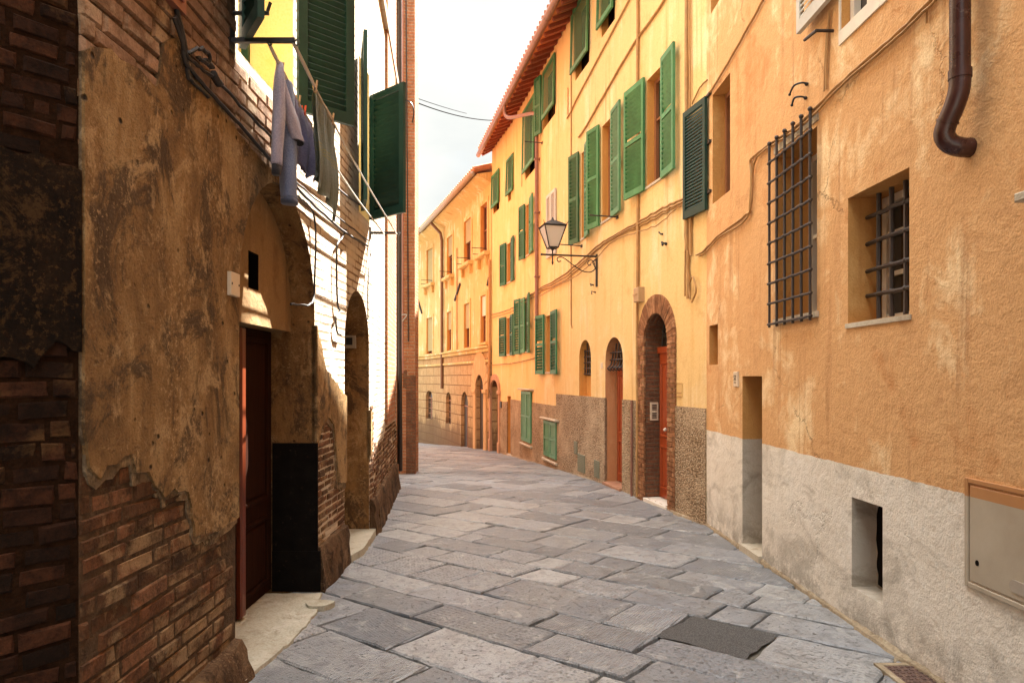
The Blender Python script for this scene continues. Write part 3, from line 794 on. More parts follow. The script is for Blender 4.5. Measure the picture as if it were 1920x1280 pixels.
for (o, shs, frame, dep) in wins:
    ww, u0, u1, z0, z1 = o
    if frame is VOID:
        wo = win_frame(Y, ww, u0, u1, z0, z1, -dep + .08, WOODD, rails=())
    else:
        wo = win_frame(Y, ww, u0, u1, z0, z1, -dep + .09, frame)
    for kind, pa, pb, mt in shs:
        ua, ub_ = ww.u(pa), ww.u(pb)
        if kind == 'f': flat_shutter(wo, ww, ua, ub_, z0 - .05, z1 + .05, mt, .045, swing=.05 + .05 * random.random(), hinge='near', flip=True, pitch=.066)
        if kind == 'n': flat_shutter(wo, ww, ua, ub_, z0 - .05, z1 + .05, mt, .045, swing=.03 + .05 * random.random(), hinge='far', flip=True, pitch=.066)
        if kind == 't': flat_shutter(wo, ww, ua, ub_, z0 + .16, z1 + .04, mt, .035, tilt=.03, pitch=.034, mid=z1 - z0 > 1.9)
        if kind == 'c': flat_shutter(wo, ww, ua, ub_, z0 - .03, z1 + .03, mt, .03, pitch=.038)
    if frame is not VOID:
        bm = bmesh.new(); wbox(bm, ww, u0 - .02, u1 + .02, z0 - .035, z0 - .003, -.04, .025); obj('sill', fix(bm), STEP, wo)
    if 8 < u0 < 11 and z1 < 1.8 and ww is WA or (ww is WA and z1 < 1.9 and z0 < 1):   # ground-floor louvres with a ledge over them
        bm = bmesh.new(); wbox(bm, ww, u0 - .22, u1 + .2, z1 + .06, z1 + .1, -.01, .11, 0, .01); obj('ledge', fix(bm), STEP, wo)
        bm = bmesh.new(); wbox(bm, ww, u0 - .12, u1 + .16, z0 - .14, z0 - .09, -.01, .07, 0, .01); obj('bottom_ledge', fix(bm), STEP, wo)
# arched window with grille
o = bmesh.new(); prism(o, WA, arch(aw[1] + .01, aw[2] - .01, awz, zc - .33, zc - .01), -.195, -.17)
o = obj('window', fix(o), GLASS, Y)
us = [lerp(aw[1], aw[2], t) for t in (.08, .3, .52, .74, .93)]
bm = bmesh.new()
for i, uu in enumerate(us):
    zz = zc - .33 + .33 * math.sqrt(max(0, 1 - ((uu - (aw[1] + aw[2]) / 2) / ((aw[2] - aw[1]) / 2)) ** 2))
    tube(bm, [WA.P(uu, awz + .01, -.10), WA.P(uu, zz - .01, -.10)], .013, 6)
for k in range(5):
    zz = lerp(awz + .03, zc - .2, k / 4); tube(bm, [WA.P(aw[1] + .01, zz, -.095), WA.P(aw[2] - .01, zz, -.095)], .012, 6)
obj('grille', bm, IRON, o)
bm = bmesh.new(); wbox(bm, WA, aw[1] + .004, aw[2] - .004, aw[3], awz - .005, -.19, -.14); obj('infill', fix(bm), YREV, o)
# doors
def panel_door(parent, w, u0, u1, z0, z1, d, mat, name='door', panels=((.06, .36), (.42, .94)), leaves=1, knob=None):
    bm = bmesh.new(); wbox(bm, w, u0, u1, z0, z1, d - .05, d)
    n = leaves
    for k in range(n):
        a, b = lerp(u0, u1, k / n), lerp(u0, u1, (k + 1) / n)
        m = .10 * (b - a) + .03
        for (q0, q1) in panels:
            za, zb_ = lerp(z0, z1, q0), lerp(z0, z1, q1)
            for r in ((a + m, b - m, za, za + .035), (a + m, b - m, zb_ - .035, zb_), (a + m, a + m + .03, za + .035, zb_ - .035), (b - m - .03, b - m, za + .035, zb_ - .035)):
                wbox(bm, w, *r, d - .004, d + .022, 0, .008)
            wbox(bm, w, a + m + .05, b - m - .05, za + .055, zb_ - .055, d - .004, d + .012, 0, .008)
        if k: wbox(bm, w, a - .025, a + .025, z0, z1, d - .004, d + .03, 0, .008)
    o = obj(name, fix(bm), mat, parent)
    if knob:
        bm = bmesh.new(); ball(bm, w.P(knob[0], knob[1], d + .05), .028); tube(bm, [w.P(knob[0], knob[1], d), w.P(knob[0], knob[1], d + .05)], .01); obj('knob', bm, WHITE, o, True)
    return o
zdoor = WA.z(1237, 663, -.25)
g = WA.g(d1[1])
o = panel_door(Y, WA, d1[1] + .03, d1[2] - .03, g + .05, zdoor, -.205, WOODR, leaves=2, knob=((d1[1] + d1[2]) / 2 + .06, .98))
bm = bmesh.new(); wbox(bm, WA, d1[1] + .004, d1[2] - .004, zdoor, zdoor + .09, -.33, -.18); obj('transom', fix(bm), WOODR, o)
bm = bmesh.new(); prism(bm, WA, arch(d1[1] + .01, d1[2] - .01, zdoor + .09, zc1 - (d1[2] - d1[1]) / 2, zc1 - .01, 18), -.335, -.25); f = obj('fanlight', fix(bm), GLASS, Y)
bm = bmesh.new(); c = ((d1[1] + d1[2]) / 2, zdoor + .1)
for k in range(1, 8):
    a = math.pi * k / 8; tube(bm, [WA.P(c[0], c[1], -.27), WA.P(c[0] + .38 * math.cos(a), c[1] + .60 * math.sin(a), -.23)], .008, 6)
for q in (.45, .85):
    tube(bm, [WA.P(c[0] + .38 * q * math.cos(math.pi * k / 12), c[1] + .60 * q * math.sin(math.pi * k / 12), -.228) for k in range(13)], .007, 6)
obj('grille', bm, IRON, f)
bm = bmesh.new(); wbox(bm, WA, d1[1] + .005, d1[2] - .005, g - .2, g + .035, -.33, .04, 0, .006); obj('threshold', fix(bm), WHITE, Y)
# voussoirs and jamb bricks round the door
bm = bmesh.new(); lay = bm.faces.layers.float.new('tint'); rr = random.Random(5)
cu, ra = (d1[1] + d1[2]) / 2, (d1[2] - d1[1]) / 2
zs_ = zc1 - ra; zo = WA.z(1232, 552); rw = min(ring1 - cu, .40); ro = rw
n = 40
for k in range(n):
    a0, a1 = math.pi * (k + .06) / n, math.pi * (k + .94) / n
    d = .03 + rr.uniform(-.004, .004); t = rr.random()
    q = lambda a, r, rz, dd: WA.P(cu + r * math.cos(a), zs_ + rz * math.sin(a), dd)
    oz = zo - zs_
    nf = len(bm.faces)
    fs = hexa(bm, [q(a0, ra, ra, -.01), q(a0, ring1 - cu, oz, -.01), q(a1, ring1 - cu, oz, -.01), q(a1, ra, ra, -.01), q(a0, ra, ra, d), q(a0, ring1 - cu, oz, d), q(a1, ring1 - cu, oz, d), q(a1, ra, ra, d)])
    for f in fs: f[lay] = t
z = g - .05
while z < zs_ - .02:
    for side in (0, 1):
        for part in range(2):
            e0, e1 = (ring0, d1[1]) if side == 0 else (d1[2], ring1)
            m_ = lerp(e0, e1, .5 + (.16 if int(z * 100) % 2 else -.16))
            a, b = ((e0, m_ - .006), (m_ + .006, e1))[part]
            t = rr.random()
            for f in hexa(bm, [WA.P(a, z, -.01), WA.P(b, z, -.01), WA.P(b, z + .056, -.01), WA.P(a, z + .056, -.01)] + [WA.P(x, y, .026 + rr.uniform(-.005, .005)) for x, y in ((a, z), (b, z), (b, z + .056), (a, z + .056))]): f[lay] = t
    z += .064
BM4 = m_brickmesh('reddish surround brick', ((.24, .105, .05), (.30, .14, .065), (.36, .175, .085), (.42, .22, .115)), (.45, .3, .17), .04, (.13, .06, .03))
obj('brick_surround', fix(bm), BM4, Y)
# intercom on the door reveal, plaques, boxes
jf = d1[2]      # far jamb face, looking towards the camera: u = jf
def on_jamb(w, uj, d0, d1_, z0, z1, out, bmx): wbox(bmx, w, uj - out, uj + .004, z0, z1, d1_, d0)
zi0, zi1 = EYE + (708 - 788) / F * 9.75, EYE + (708 - 754) / F * 9.75
bm = bmesh.new(); on_jamb(WA, jf, -.07, -.19, zi0, zi1, .02, bm); ic = obj('intercom', fix(bm), PLAQ, Y)
bm = bmesh.new()
for k in range(2):
    for j in range(4):
        zz = lerp(zi0, zi1, .12 + .45 * k + .085 * j); wbox(bm, WA, jf - .024, jf - .019, zz, zz + .012, -.165, -.095)
obj('grille', fix(bm), IRON, ic)
u, z = WA.hit(1275, 731); bm = bmesh.new(); wbox(bm, WA, u - .075, u + .075, z - .085, z + .085, -.005, .012, 0, .003); pl = obj('wall_plaque', fix(bm), m_paint('ochre plaque', (.58, .38, .14), .6, .1), Y)
bm = bmesh.new()
for dz in (-.085, -.04, .077):
    wbox(bm, WA, u - .07, u + .07, z + dz, z + dz + .012, .011, .016)
obj('rim', fix(bm), CABLE, pl)
u, z = WA.hit(1204, 551); bm = bmesh.new(); wbox(bm, WA, u - .09, u + .09, z - .12, z + .09, -.01, .10, 0, .01); wbox(bm, WA, u - .035, u + .09, z - .02, z + .0, .1, .112); obj('meter_box', fix(bm), m_paint('ochre grey box', (.42, .27, .14), .6, .12, .06), Y)
u, z = WA.hit(1129, 685); bm = bmesh.new(); wbox(bm, WA, u - .045, u + .045, z - .05, z + .05, -.005, .014, 0, .003); obj('number_tile', fix(bm), PLAQ, Y)
u, z = WA.hit(941, 760); bm = bmesh.new(); u, z = WB.hit(941, 758); wbox(bm, WB, u - .06, u + .06, z - .09, z + .09, -.005, .05, 0, .006); obj('letter_box', fix(bm), IRON, Y)
# second arched door
g2_ = WA.g(d2[1])
o = panel_door(Y, WA, d2[1] + .02, d2[2] - .02, g2_ + .05, zc2 - .47, -.20, WOODR, leaves=1)
bm = bmesh.new(); prism(bm, WA, arch(d2[1] + .01, d2[2] - .01, zc2 - .47, zc2 - .38, zc2 - .01), -.255, -.23); f = obj('fanlight', fix(bm), GLASS, Y)
bm = bmesh.new()
for k in range(6):
    uu = lerp(d2[1] + .06, d2[2] - .06, k / 5); zt_ = zc2 - .40 + .36 * math.sqrt(max(0, 1 - ((uu - (d2[1] + d2[2]) / 2) / ((d2[2] - d2[1]) / 2)) ** 2))
    tube(bm, smooth_path([WA.P(uu, zt_, -.12), WA.P(uu, zc2 - .42, -.08), WA.P(uu, zc2 - .50, -.02), WA.P(uu, zc2 - .54, -.08)]), .012, 6)
for zz in (zc2 - .49, zc2 - .36, zc2 - .24): tube(bm, [WA.P(d2[1] + .02, zz, -.075), WA.P(d2[2] - .02, zz, -.075)], .011, 6)
obj('grille', bm, IRON, f)
bm = bmesh.new(); wbox(bm, WA, d2[1] + .004, d2[2] - .004, g2_ - .2, g2_ + .035, -.255, .06, 0, .006); obj('threshold', fix(bm), m_plaster('reddish step', (.38, .2, .12), (.44, .25, .16), (.3, .15, .09), (.2, .1, .06), .3, 60, 2), Y)
bm = bmesh.new(); wbox(bm, WB, dk[1] + .005, dk[2] - .005, -1, -.42, -.19, .03, 0, .005); obj('threshold', fix(bm), STEP, Y)
bm = bmesh.new(); wbox(bm, WB, dk[1] + .02, dk[2] - .02, -.42, dk[4] - .02, -.197, -.16); obj('door', fix(bm), WFRAME, Y)
bm = bmesh.new(); wbox(bm, WB, da[1] + .03, da[2] - .03, -.5, zca - .45, -.24, -.18); wbox(bm, WB, da[1] + .06, da[2] - .06, -.4, zca - .9, -.185, -.165, 0, .01); obj('door', fix(bm), WOODD, Y)
# stone frame of the arched door at the end
bm = bmesh.new(); cu, ra = (da[1] + da[2]) / 2, (da[2] - da[1]) / 2
for side in (-1, 1):
    a, b = sorted((cu + side * (ra + .003), cu + side * (ra + .16)))
    wbox(bm, WB, a, b, -.9, zca - .42, -.02, .05, 0, .012); wbox(bm, WB, a - .04, b + .04, zca - .42, zca - .32, -.02, .08, 0, .015); wbox(bm, WB, a - .03, b + .03, -.9, -.2, -.02, .07, 0, .012)
zs_ = zca - .38
for k in range(9):
    a0, a1 = math.pi * (k + .02) / 9, math.pi * (k + .98) / 9
    q = lambda a, r, s, dd: WB.P(cu + r * math.cos(a), zs_ + .06 + s * math.sin(a), dd)
    hexa(bm, [q(a0, ra, .32, -.01), q(a0, ra + .16, .5, -.01), q(a1, ra + .16, .5, -.01), q(a1, ra, .32, -.01), q(a0, ra, .32, .045), q(a0, ra + .16, .5, .045), q(a1, ra + .16, .5, .045), q(a1, ra, .32, .045)])
obj('stone_surround', fix(bm), m_plaster('pinkish stone', (.46, .27, .16), (.52, .33, .2), (.36, .19, .11), (.26, .13, .08), .4, 50, 2), Y)
for (ww, u0, u1, z0, z1) in vents:
    bm = bmesh.new(); wbox(bm, ww, u0, u1, z0, z1, .0, .03, 0, .004)
    k = 0; zz = z0 + .03
    while zz < z1 - .03: wbox(bm, ww, u0 + .02, u1 - .02, zz, zz + .012, .028, .036); zz += .03
    obj('vent', fix(bm), m_paint('greenish vent metal', (.17, .18, .12), .6, .15), Y)
# eaves: soffit, rafters, gutter, roof
ub = WA.uy(13.4)
cut_wall('added_shade_wall', WA, [(.004, EAVE + .21), (ub, EAVE + .21), (ub, EAVE + .26), (WA.uy(12), 10.3), (WA.uy(11.2), 11.35), (WA.uy(10.2), 12.9), (WA.uy(10), 13.8), (WA.uy(9.3), 14.9), (.004, 15.9)], .4, [], [YEL], Y, front=-.05)  # added out of view, its sloping top shaped to shade the left-hand wall
def WAB(u):      # one running coordinate over both stretches
    return (WA, u) if u <= WA.L else (WB, u - WA.L)
TOT = WA.L + WB.L
bm = bmesh.new()
RUNS = ((WA, .01, WA.L, .46, .46), (WB, 0.0, WB.L + .1, .46, .34))
for ww, a, b, da_, db_ in RUNS:
    hexa(bm, [ww.P(a, EAVE + .02, da_), ww.P(b, EAVE + .02, db_), ww.P(b, EAVE + .24, .0), ww.P(a, EAVE + .24, .0), ww.P(a, EAVE + .06, da_), ww.P(b, EAVE + .06, db_), ww.P(b, EAVE + .28, .0), ww.P(a, EAVE + .28, .0)])
obj('soffit', fix(bm), SOFF, Y)
bm = bmesh.new()
for ww, a, b, da_, db_ in RUNS:
    hexa(bm, [ww.P(a, EAVE + .065, da_ + .05), ww.P(b, EAVE + .065, db_ + .05), ww.P(b, EAVE + 2.0, -5), ww.P(a, EAVE + 2.0, -5), ww.P(a, EAVE + .14, da_ + .05), ww.P(b, EAVE + .14, db_ + .05), ww.P(b, EAVE + 2.1, -5), ww.P(a, EAVE + 2.1, -5)])
    k = a + .1
    while k < b - .05:
        dd = lerp(da_, db_, (k - a) / (b - a)) + .08
        tube(bm, [ww.P(k, EAVE + .14, dd), ww.P(k, EAVE + .20 + .35, -.4)], .075, 8); k += .2
obj('roof', fix(bm), TILE, Y)
uu = 1.0
while uu < TOT:
    ww, q = WAB(uu); dd = .46 if ww is WA else lerp(.46, .34, q / ww.L)
    bm = bmesh.new()
    c = lambda a, d, z: ww.P(q + a, z, d)
    hexa(bm, [c(-.035, .003, EAVE + .145), c(.035, .003, EAVE + .145), c(.035, dd - .04, EAVE - .035), c(-.035, dd - .04, EAVE - .035), c(-.035, .003, EAVE + .232), c(.035, .003, EAVE + .232), c(.035, dd - .02, EAVE + .03), c(-.035, dd - .02, EAVE + .03)])
    obj('rafter', fix(bm), RAFT, Y)
    uu += .30
bm = bmesh.new()
tube(bm, [WA.P(.02, EAVE + .05, .53), WA.P(WA.L - .05, EAVE + .04, .53), WB.P(.08, EAVE + .04, .52), WB.P(WB.L + .15, EAVE + .03, .40)], .07, 12)
for k in range(12):
    ww, q = WAB(1.0 + k * .85); p = ww.P(q, EAVE + .045, .528); tube(bm, [p - ww.dir * .012, p + ww.dir * .012], .076, 12)
gut = obj('gutter', bm, COPPER, Y, 50)
# downpipes and cables
u = WA.u(1012)
zt_, zb_ = WA.z(1012, 255), WA.z(1011, 640)
bm = bmesh.new(); tube(bm, smooth_path([WA.P(WA.u(984), EAVE + .02, .52), WA.P(WA.u(986), EAVE - .35, .46), WA.P(u, EAVE - .75, .08), WA.P(u, EAVE - 1.1, .07)], 5) + [WA.P(u, zt_, .07), WA.P(u, zb_, .07)], .045, 10); dpo = obj('downpipe', bm, COPPER, Y, 50)
bm = bmesh.new()
for y in (300, 400, 520, 600): zz = WA.z(1012, y); wbox(bm, WA, u - .06, u + .06, zz, zz + .03, -.005, .125)
obj('bracket', fix(bm), COPPER, dpo)
def vpipe(px, y0, y1, r, mat, name='conduit', d=.03):
    u = WA.u(px); bm = bmesh.new(); a, b = WA.z(px, y0), WA.z(px, y1)
    tube(bm, [WA.P(u + random.uniform(-.012, .012), lerp(a, b, k / 10), d) for k in range(11)], r, 8); return obj(name, bm, mat, Y, 50)
vpipe(1199, -300, 560, .022, CABLE); vpipe(1198, 560, 930, .02, CABLE); vpipe(1072, -200, 610, .012, CABLE, d=.014); vpipe(1066, 165, 215, .01, CABLE, d=.014)
vpipe(1292, -350, 470, .026, CABLE); vpipe(1297, -350, 470, .014, CABLE); vpipe(1289, 365, 555, .012, CABLE); vpipe(1294, 470, 560, .022, CABLE); vpipe(1299, 380, 480, .016, CABLE); vpipe(1075, 610, 615, .01, CABLE)
vpipe(1190, 750, 935, .018, COPPER, d=.05)
vpipe(944, 340, 420, .008, CABLE, d=.01); vpipe(979, 270, 350, .008, CABLE, d=.01)
bund = [(1293, 362), (1270, 376), (1235, 395), (1198, 417), (1150, 440), (1118, 462), (1075, 502), (1050, 522), (1012, 540)]
for k, off in enumerate((0, 5, 9, 17)):
    cable(Y, WA, [(x, y + off + (8 * math.sin(x * .05 + k) if k == 3 else 2 * math.sin(x * .04 + k))) for x, y in bund], .014 - .002 * k, CABLE, .02 + .012 * (k % 2), wob=.012)
cable(Y, WA, [(1012, 541), (990, 556), (970, 572), (958.5, 578)], .014, CABLE, .02); cable(Y, WB, [(957.5, 579), (940, 585), (921, 590)], .014, CABLE, .02)
cable(Y, WA, [(1012, 549), (990, 563), (970, 577), (958.5, 584)], .010, CABLE, .025); cable(Y, WB, [(957.5, 585), (940, 590), (921, 596)], .010, CABLE, .025)
cable(Y, WA, [(1010, 668), (990, 674), (958.5, 681)], .012, CABLE, .02); cable(Y, WB, [(957.5, 681), (935, 683), (921, 684)], .012, CABLE, .02)
cable(Y, WA, [(1190, -20), (1140, 75), (1085, 178), (1070, 210), (1063, 222)], .016, CABLE, .02)
cable(Y, WA, [(1262, -30), (1230, 25), (1190, 80), (1140, 165), (1100, 235), (1085, 258)], .018, CABLE, .02)
cable(Y, WA, [(1298, 195), (1312, 165), (1326, 150)], .010, CABLE, .02)
cable(Y, WA, [(1294, 560), (1292, 535), (1299, 520), (1305, 545), (1297, 566)], .012, CABLE, .05)
cable(Y, WA, [(1305, 478), (1318, 472), (1326, 462)], .012, CABLE, .03)
hook(Y, WA, 1243, 439, -.13); hook(Y, WA, 1250, 457, -.07, r=.012); hook(Y, WA, 1113, 534, -.13); hook(Y, WA, 1117, 548, -.05)
for (pa, pb, ya, yb) in ((1158, 1106, 407, 395), (1091, 1052, 461, 456), (1017, 998, 268, 264)):
    u, z = WA.hit(pa, ya); bm = bmesh.new(); tube(bm, [WA.P(u, z, -.01), WA.P(u + .05, z + .02, .45 if pa > 1100 else .4)], .011, 6); wbox(bm, WA, u - .04, u + .03, z - .03, z + .02, -.004, .02); obj('shutter_stay', bm, IRON, Y)

# ================================================================== PEACH HOUSE (end of the street)
P_ = thing('peach_house', 'peach coloured palazzo with a blocked stone ground floor, at the far bend of the street', 'house', (-2, 25, -.8))
w = WF
cF, cG = [], []
def owin(ww, px0, py0, px1, py1):
    ua, zt = ww.hit(px0, py0); zb = ww.hit(px0, py1)[1]; ub = ww.u(px1)
    return min(ua, ub), max(ua, ub), zb, zt
def wf(px): return WF if px > 815 else WG
FW = [(839, 447, 849, 521, .45, 1), (871, 417, 884, 498, .5, 1), (902, 388, 914.5, 480, .12, 1), (839, 586, 847, 658, .45, 0), (871, 571, 881, 653, .55, 0), (902, 556, 912, 643, .4, 0),
      (800.5, 470, 812, 535, .95, 1), (800.5, 597, 811.5, 664, .9, 0)]
fw = []
for (a, b, c, d, bl, s) in FW:
    ww = wf(a); o = owin(ww, a, b, c, d); fw.append((ww, o, bl, s)); (cF if ww is WF else cG).append((rect(*o), .16, 1))
zcor = WF.z(905, 655)
zcorG = zcor
gf = [(837.5, 745, 847, 793, 735, 'w'), (866, 752, 879, 838, 734, 'd'), (895, 742, 910, 842, 702, 'd'), (799.5, 742, 812, 784, 732, 'w')]
gfo = []
for (a, ys, c, yb, yc, k) in gf:
    ww = wf(a); ua, zs_ = ww.hit(a, ys); zb = ww.hit(a, yb)[1] if k == 'w' else -1.6; ub = ww.u(c); u0, u1 = min(ua, ub), max(ua, ub)
    zc_ = ww.z((a + c) / 2, yc); rise = min((u1 - u0) / 2, zc_ - zb - .2) if k == 'd' else min(.3, (u1 - u0) / 2)
    pts = arch(u0, u1, zb, zc_ - rise, zc_); gfo.append((ww, u0, u1, zb, zc_ - rise, zc_, k, pts)); (cF if ww is WF else cG).append((pts, .15, 2))
def ft(w, c, u0, u1):
    top = 8.05
    cut_wall('wall', w, [(u0, zcor), (u1, zcor), (u1, top), (u0, top)], .5, [x for x in c if max(p[1] for p in x[0]) > zcor], [PEA, YREV, TUFF], P_)
    cut_wall('ground_floor_wall', w, [(u0, -1.9), (u1, -1.9), (u1, zcor - .002), (u0, zcor - .002)], .5, [x for x in c if max(p[1] for p in x[0]) < zcor], [TUFF, YREV, TUFF], P_, front=.03)
ft(WF, cF, 0, WF.L); ft(WG, cG, .002, WG.L)
for ww, a, b in ((WF, 0, WF.L), (WG, .01, WG.L)):
    bm = bmesh.new(); wbox(bm, ww, a, b, zcor - .1, zcor + .02, -.01, .10, 0, .02); wbox(bm, ww, a, b, zcor + .021, zcor + .09, -.01, .15, 0, .02); wbox(bm, ww, a, b, zcor - .42, zcor - .34, .02, .07, 0, .01); obj('string_course', fix(bm), PEA, P_)
    bm = bmesh.new(); hexa(bm, [ww.P(a, 7.72, .0), ww.P(b, 7.72, .0), ww.P(b, 7.9, .38), ww.P(a, 7.9, .38), ww.P(a, 8.06, .0), ww.P(b, 8.06, .0), ww.P(b, 7.96, .45), ww.P(a, 7.96, .45)]); obj('cornice', fix(bm), PEA, P_)
    bm = bmesh.new(); hexa(bm, [ww.P(a, 8.0, .55), ww.P(b, 8.0, .55), ww.P(b, 9.6, -5), ww.P(a, 9.6, -5), ww.P(a, 8.08, .55), ww.P(b, 8.08, .55), ww.P(b, 9.7, -5), ww.P(a, 9.7, -5)])
    k = a
    while k < b: tube(bm, [ww.P(k, 8.09, .58), ww.P(k, 8.09 + .29, -.4)], .08, 8); k += .22
    obj('roof', fix(bm), TILE, P_)
    bm = bmesh.new(); tube(bm, [ww.P(a, 7.95, .60), ww.P(b, 7.95, .60)], .08, 10); obj('gutter', bm, m_paint('grey gutter', (.30, .22, .15), .5, .15), P_, True)
for (ww, o, bl, s) in fw:
    wo = win_frame(P_, ww, *o, -.08, WFRAME, rails=(.5,))
    u0, u1, z0, z1 = o
    if bl > .2:
        bm = bmesh.new(); zz = z1 - .01
        while zz > z1 - (z1 - z0) * bl: wbox(bm, ww, u0 + .02, u1 - .02, zz - .045, zz - .004, -.06, -.035); zz -= .045
        obj('blind', fix(bm), BLIND if bl > .4 else CREAMP, wo)
    bm = bmesh.new()
    for (a, b, c, d) in ((u0 - .13, u0 - .003, z0, z1 + .13), (u1 + .003, u1 + .13, z0, z1 + .13), (u0 - .003, u1 + .003, z1 + .003, z1 + .13)): wbox(bm, ww, a, b, c, d, -.004, .028, 0, .006)
    obj('surround', fix(bm), PEA, wo)
    if s:
        bm = bmesh.new(); wbox(bm, ww, u0 - .25, u1 + .25, z0 - .12, z0 - .003, -.01, .2, 0, .02)
        for q in (u0 - .12, u1 + .02): wbox(bm, ww, q, q + .1, z0 - .42, z0 - .12, -.01, .13, 0, .03)
        obj('sill', fix(bm), PEA, wo)
        bm = bmesh.new(); tube(bm, [ww.P(u0 + .1, z0 + .12, 0), ww.P(u0 + .1, z0 + .12, .5)], .013, 6); tube(bm, [ww.P(u1, z0 + .05, .0), ww.P(u1, z0 + .05, .28)], .012, 6); obj('iron_rod', bm, IRON, wo)
    else:
        bm = bmesh.new(); wbox(bm, ww, u0 - .15, u1 + .15, z0 - .08, z0 - .003, -.01, .08, 0, .01); obj('sill', fix(bm), PEA, wo)
for (ww, u0, u1, zb, zs_, zc_, k, pts) in gfo:
    bm = bmesh.new(); prism(bm, ww, [(lerp((u0 + u1) / 2, a, .97), b - .01) for a, b in pts], -.145, -.09); o = obj('window' if k == 'w' else 'door', fix(bm), GLASS if k == 'w' else m_wood('grey brown door', (.035, .026, .02), (.06, .045, .035), .6), P_)
    bm = bmesh.new(); c = (u0 + u1) / 2
    wbox(bm, ww, c - .025, c + .025, zb + .02, zs_, -.095, -.07); wbox(bm, ww, u0 + .03, u1 - .03, zs_ - .04, zs_, -.095, -.068)
    if k == 'w':
        for j in range(3): wbox(bm, ww, u0 + .02, u1 - .02, lerp(zb, zs_, .25 * (j + 1)) - .01, lerp(zb, zs_, .25 * (j + 1)) + .01, -.095, -.075)
    obj('glazing_bar' if k == 'w' else 'rail', fix(bm), WFRAME, o)
# voussoirs round the big arched door
ww, u0, u1, zb, zs_, zc_, k, pts = gfo[2]
bm = bmesh.new(); c, ra = (u0 + u1) / 2, (u1 - u0) / 2
for j in range(13):
    a0, a1 = math.pi * (j + .05) / 13, math.pi * (j + .95) / 13
    q = lambda a, r, s, dd: ww.P(c + r * math.cos(a), zs_ + s * math.sin(a), dd)
    hh = zc_ - zs_
    hexa(bm, [q(a0, ra, hh, .02), q(a0, ra + .55, hh + .75, .02), q(a1, ra + .55, hh + .75, .02), q(a1, ra, hh, .02), q(a0, ra, hh, .075), q(a0, ra + .55, hh + .75, .075), q(a1, ra + .55, hh + .75, .075), q(a1, ra, hh, .075)])
for side in (-1, 1):
    a, b = sorted((c + side * (ra + .003), c + side * (ra + .3)))
    wbox(bm, ww, a, b, -1.7, zs_ - .12, .02, .08, 0, .01); wbox(bm, ww, a - .05, b + .05, zs_ - .12, zs_, .02, .12, 0, .02)
obj('stone_surround', fix(bm), m_plaster('ochre stone', (.56, .37, .18), (.62, .43, .23), (.44, .27, .12), (.3, .18, .08), .4, 40, 1.5), P_)
u = WF.u(829, .08)
bm = bmesh.new(); tube(bm, [WF.P(u, 7.9, .55), WF.P(u, 7.5, .15), WF.P(u, 7.2, .09), WF.P(u, WF.z(829, 728), .09)], .06, 10); obj('downpipe', bm, m_paint('dark brown pipe', (.14, .075, .04), .5, .2), P_, 50)
u = WF.u(917.5, .08)
bm = bmesh.new(); tube(bm, [WF.P(u, WF.z(917, 490), .07), WF.P(u, WF.z(917, 660), .07), WF.P(u, WF.z(917, 745), .12)], .04, 8); obj('downpipe', bm, CABLE, P_, 50)
bm = bmesh.new(); u = WF.u(858); tube(bm, [WF.P(u, WF.z(858, 465), .03), WF.P(u, WF.z(858, 655), .03)], .02, 6); obj('conduit', bm, CABLE, P_)
for (pa, ya, pb, yb) in ((864, 532, 854, 563), (784.5, 562, 792, 587), (919, 520, 916, 535)):
    ww = wf(pa); a, b = ww.hit(pa, ya), ww.hit(pb, yb); bm = bmesh.new(); tube(bm, [ww.P(*a, .03), ww.P(*b, .03)], .045, 6); obj('wall_anchor', bm, IRON, P_)
cable(P_, WF, [(915, 672), (890, 674), (860, 678), (835, 682)], .02, CABLE, .05); cable(P_, WG, [(812, 684), (795, 686), (778, 690)], .02, CABLE, .05)
# a further eave behind the bend
bm = bmesh.new(); a, b = Vector((-4.1, 33, 9.33)), Vector((-3.0, 32.5, 9.75))
hexa(bm, [a, a + Vector((.9, .8, .25)), b + Vector((.9, .8, .25)), b] + [p + Vector((0, 0, .1)) for p in (a, a + Vector((.9, .8, .25)), b + Vector((.9, .8, .25)), b)])
obj('upper_roof', fix(bm), TILE, P_)
# ================================================================== PLASTERED HOUSE (near left)
L0 = Wall((-3.74, -.15), (-1.60, 2.52), False)
LS = Wall((-3.74, -7), (-3.74, -.15), False)
Q = thing('plastered_house', 'old brick house with peeling ochre plaster and two arched doorways, nearest on left', 'house', (-1.6, 5, 0))
def inside(pts, x, y):
    c = False
    for (x0, y0), (x1, y1) in zip(pts, pts[1:] + pts[:1]):
        if (y0 > y) != (y1 > y) and x < (x1 - x0) * (y - y0) / (y1 - y0) + x0: c = not c
    return c
D1 = dict(u0=L1.u(441), u1=L1.u(590)); c1 = (D1['u0'] + D1['u1']) / 2
D1['zc'] = L1.z(522, 345); D1['zs'] = D1['zc'] - (D1['u1'] - D1['u0']) / 2 * 1.05
D2 = dict(u0=L1.u(646), u1=L1.u(692)); D2['zc'] = L1.z(669, 545); D2['zs'] = D2['zc'] - (D2['u1'] - D2['u0']) / 2 * 1.05
a1 = arch(D1['u0'], D1['u1'], -.5, D1['zs'], D1['zc'], 22); a2 = arch(D2['u0'], D2['u1'], -.5, D2['zs'], D2['zc'], 20)
W1 = (L1.uy(3.96), L1.uy(4.93), 3.60, 5.6)
W2 = (L1.uy(6.98), L1.uy(7.46), 3.40, 5.0)
TOPL = 9.5
US = 1.405
cuts = [(a1, .40, 1), (a2, .34, 1), (rect(*W1), .36, 2), (rect(*W2), .34, 2)]
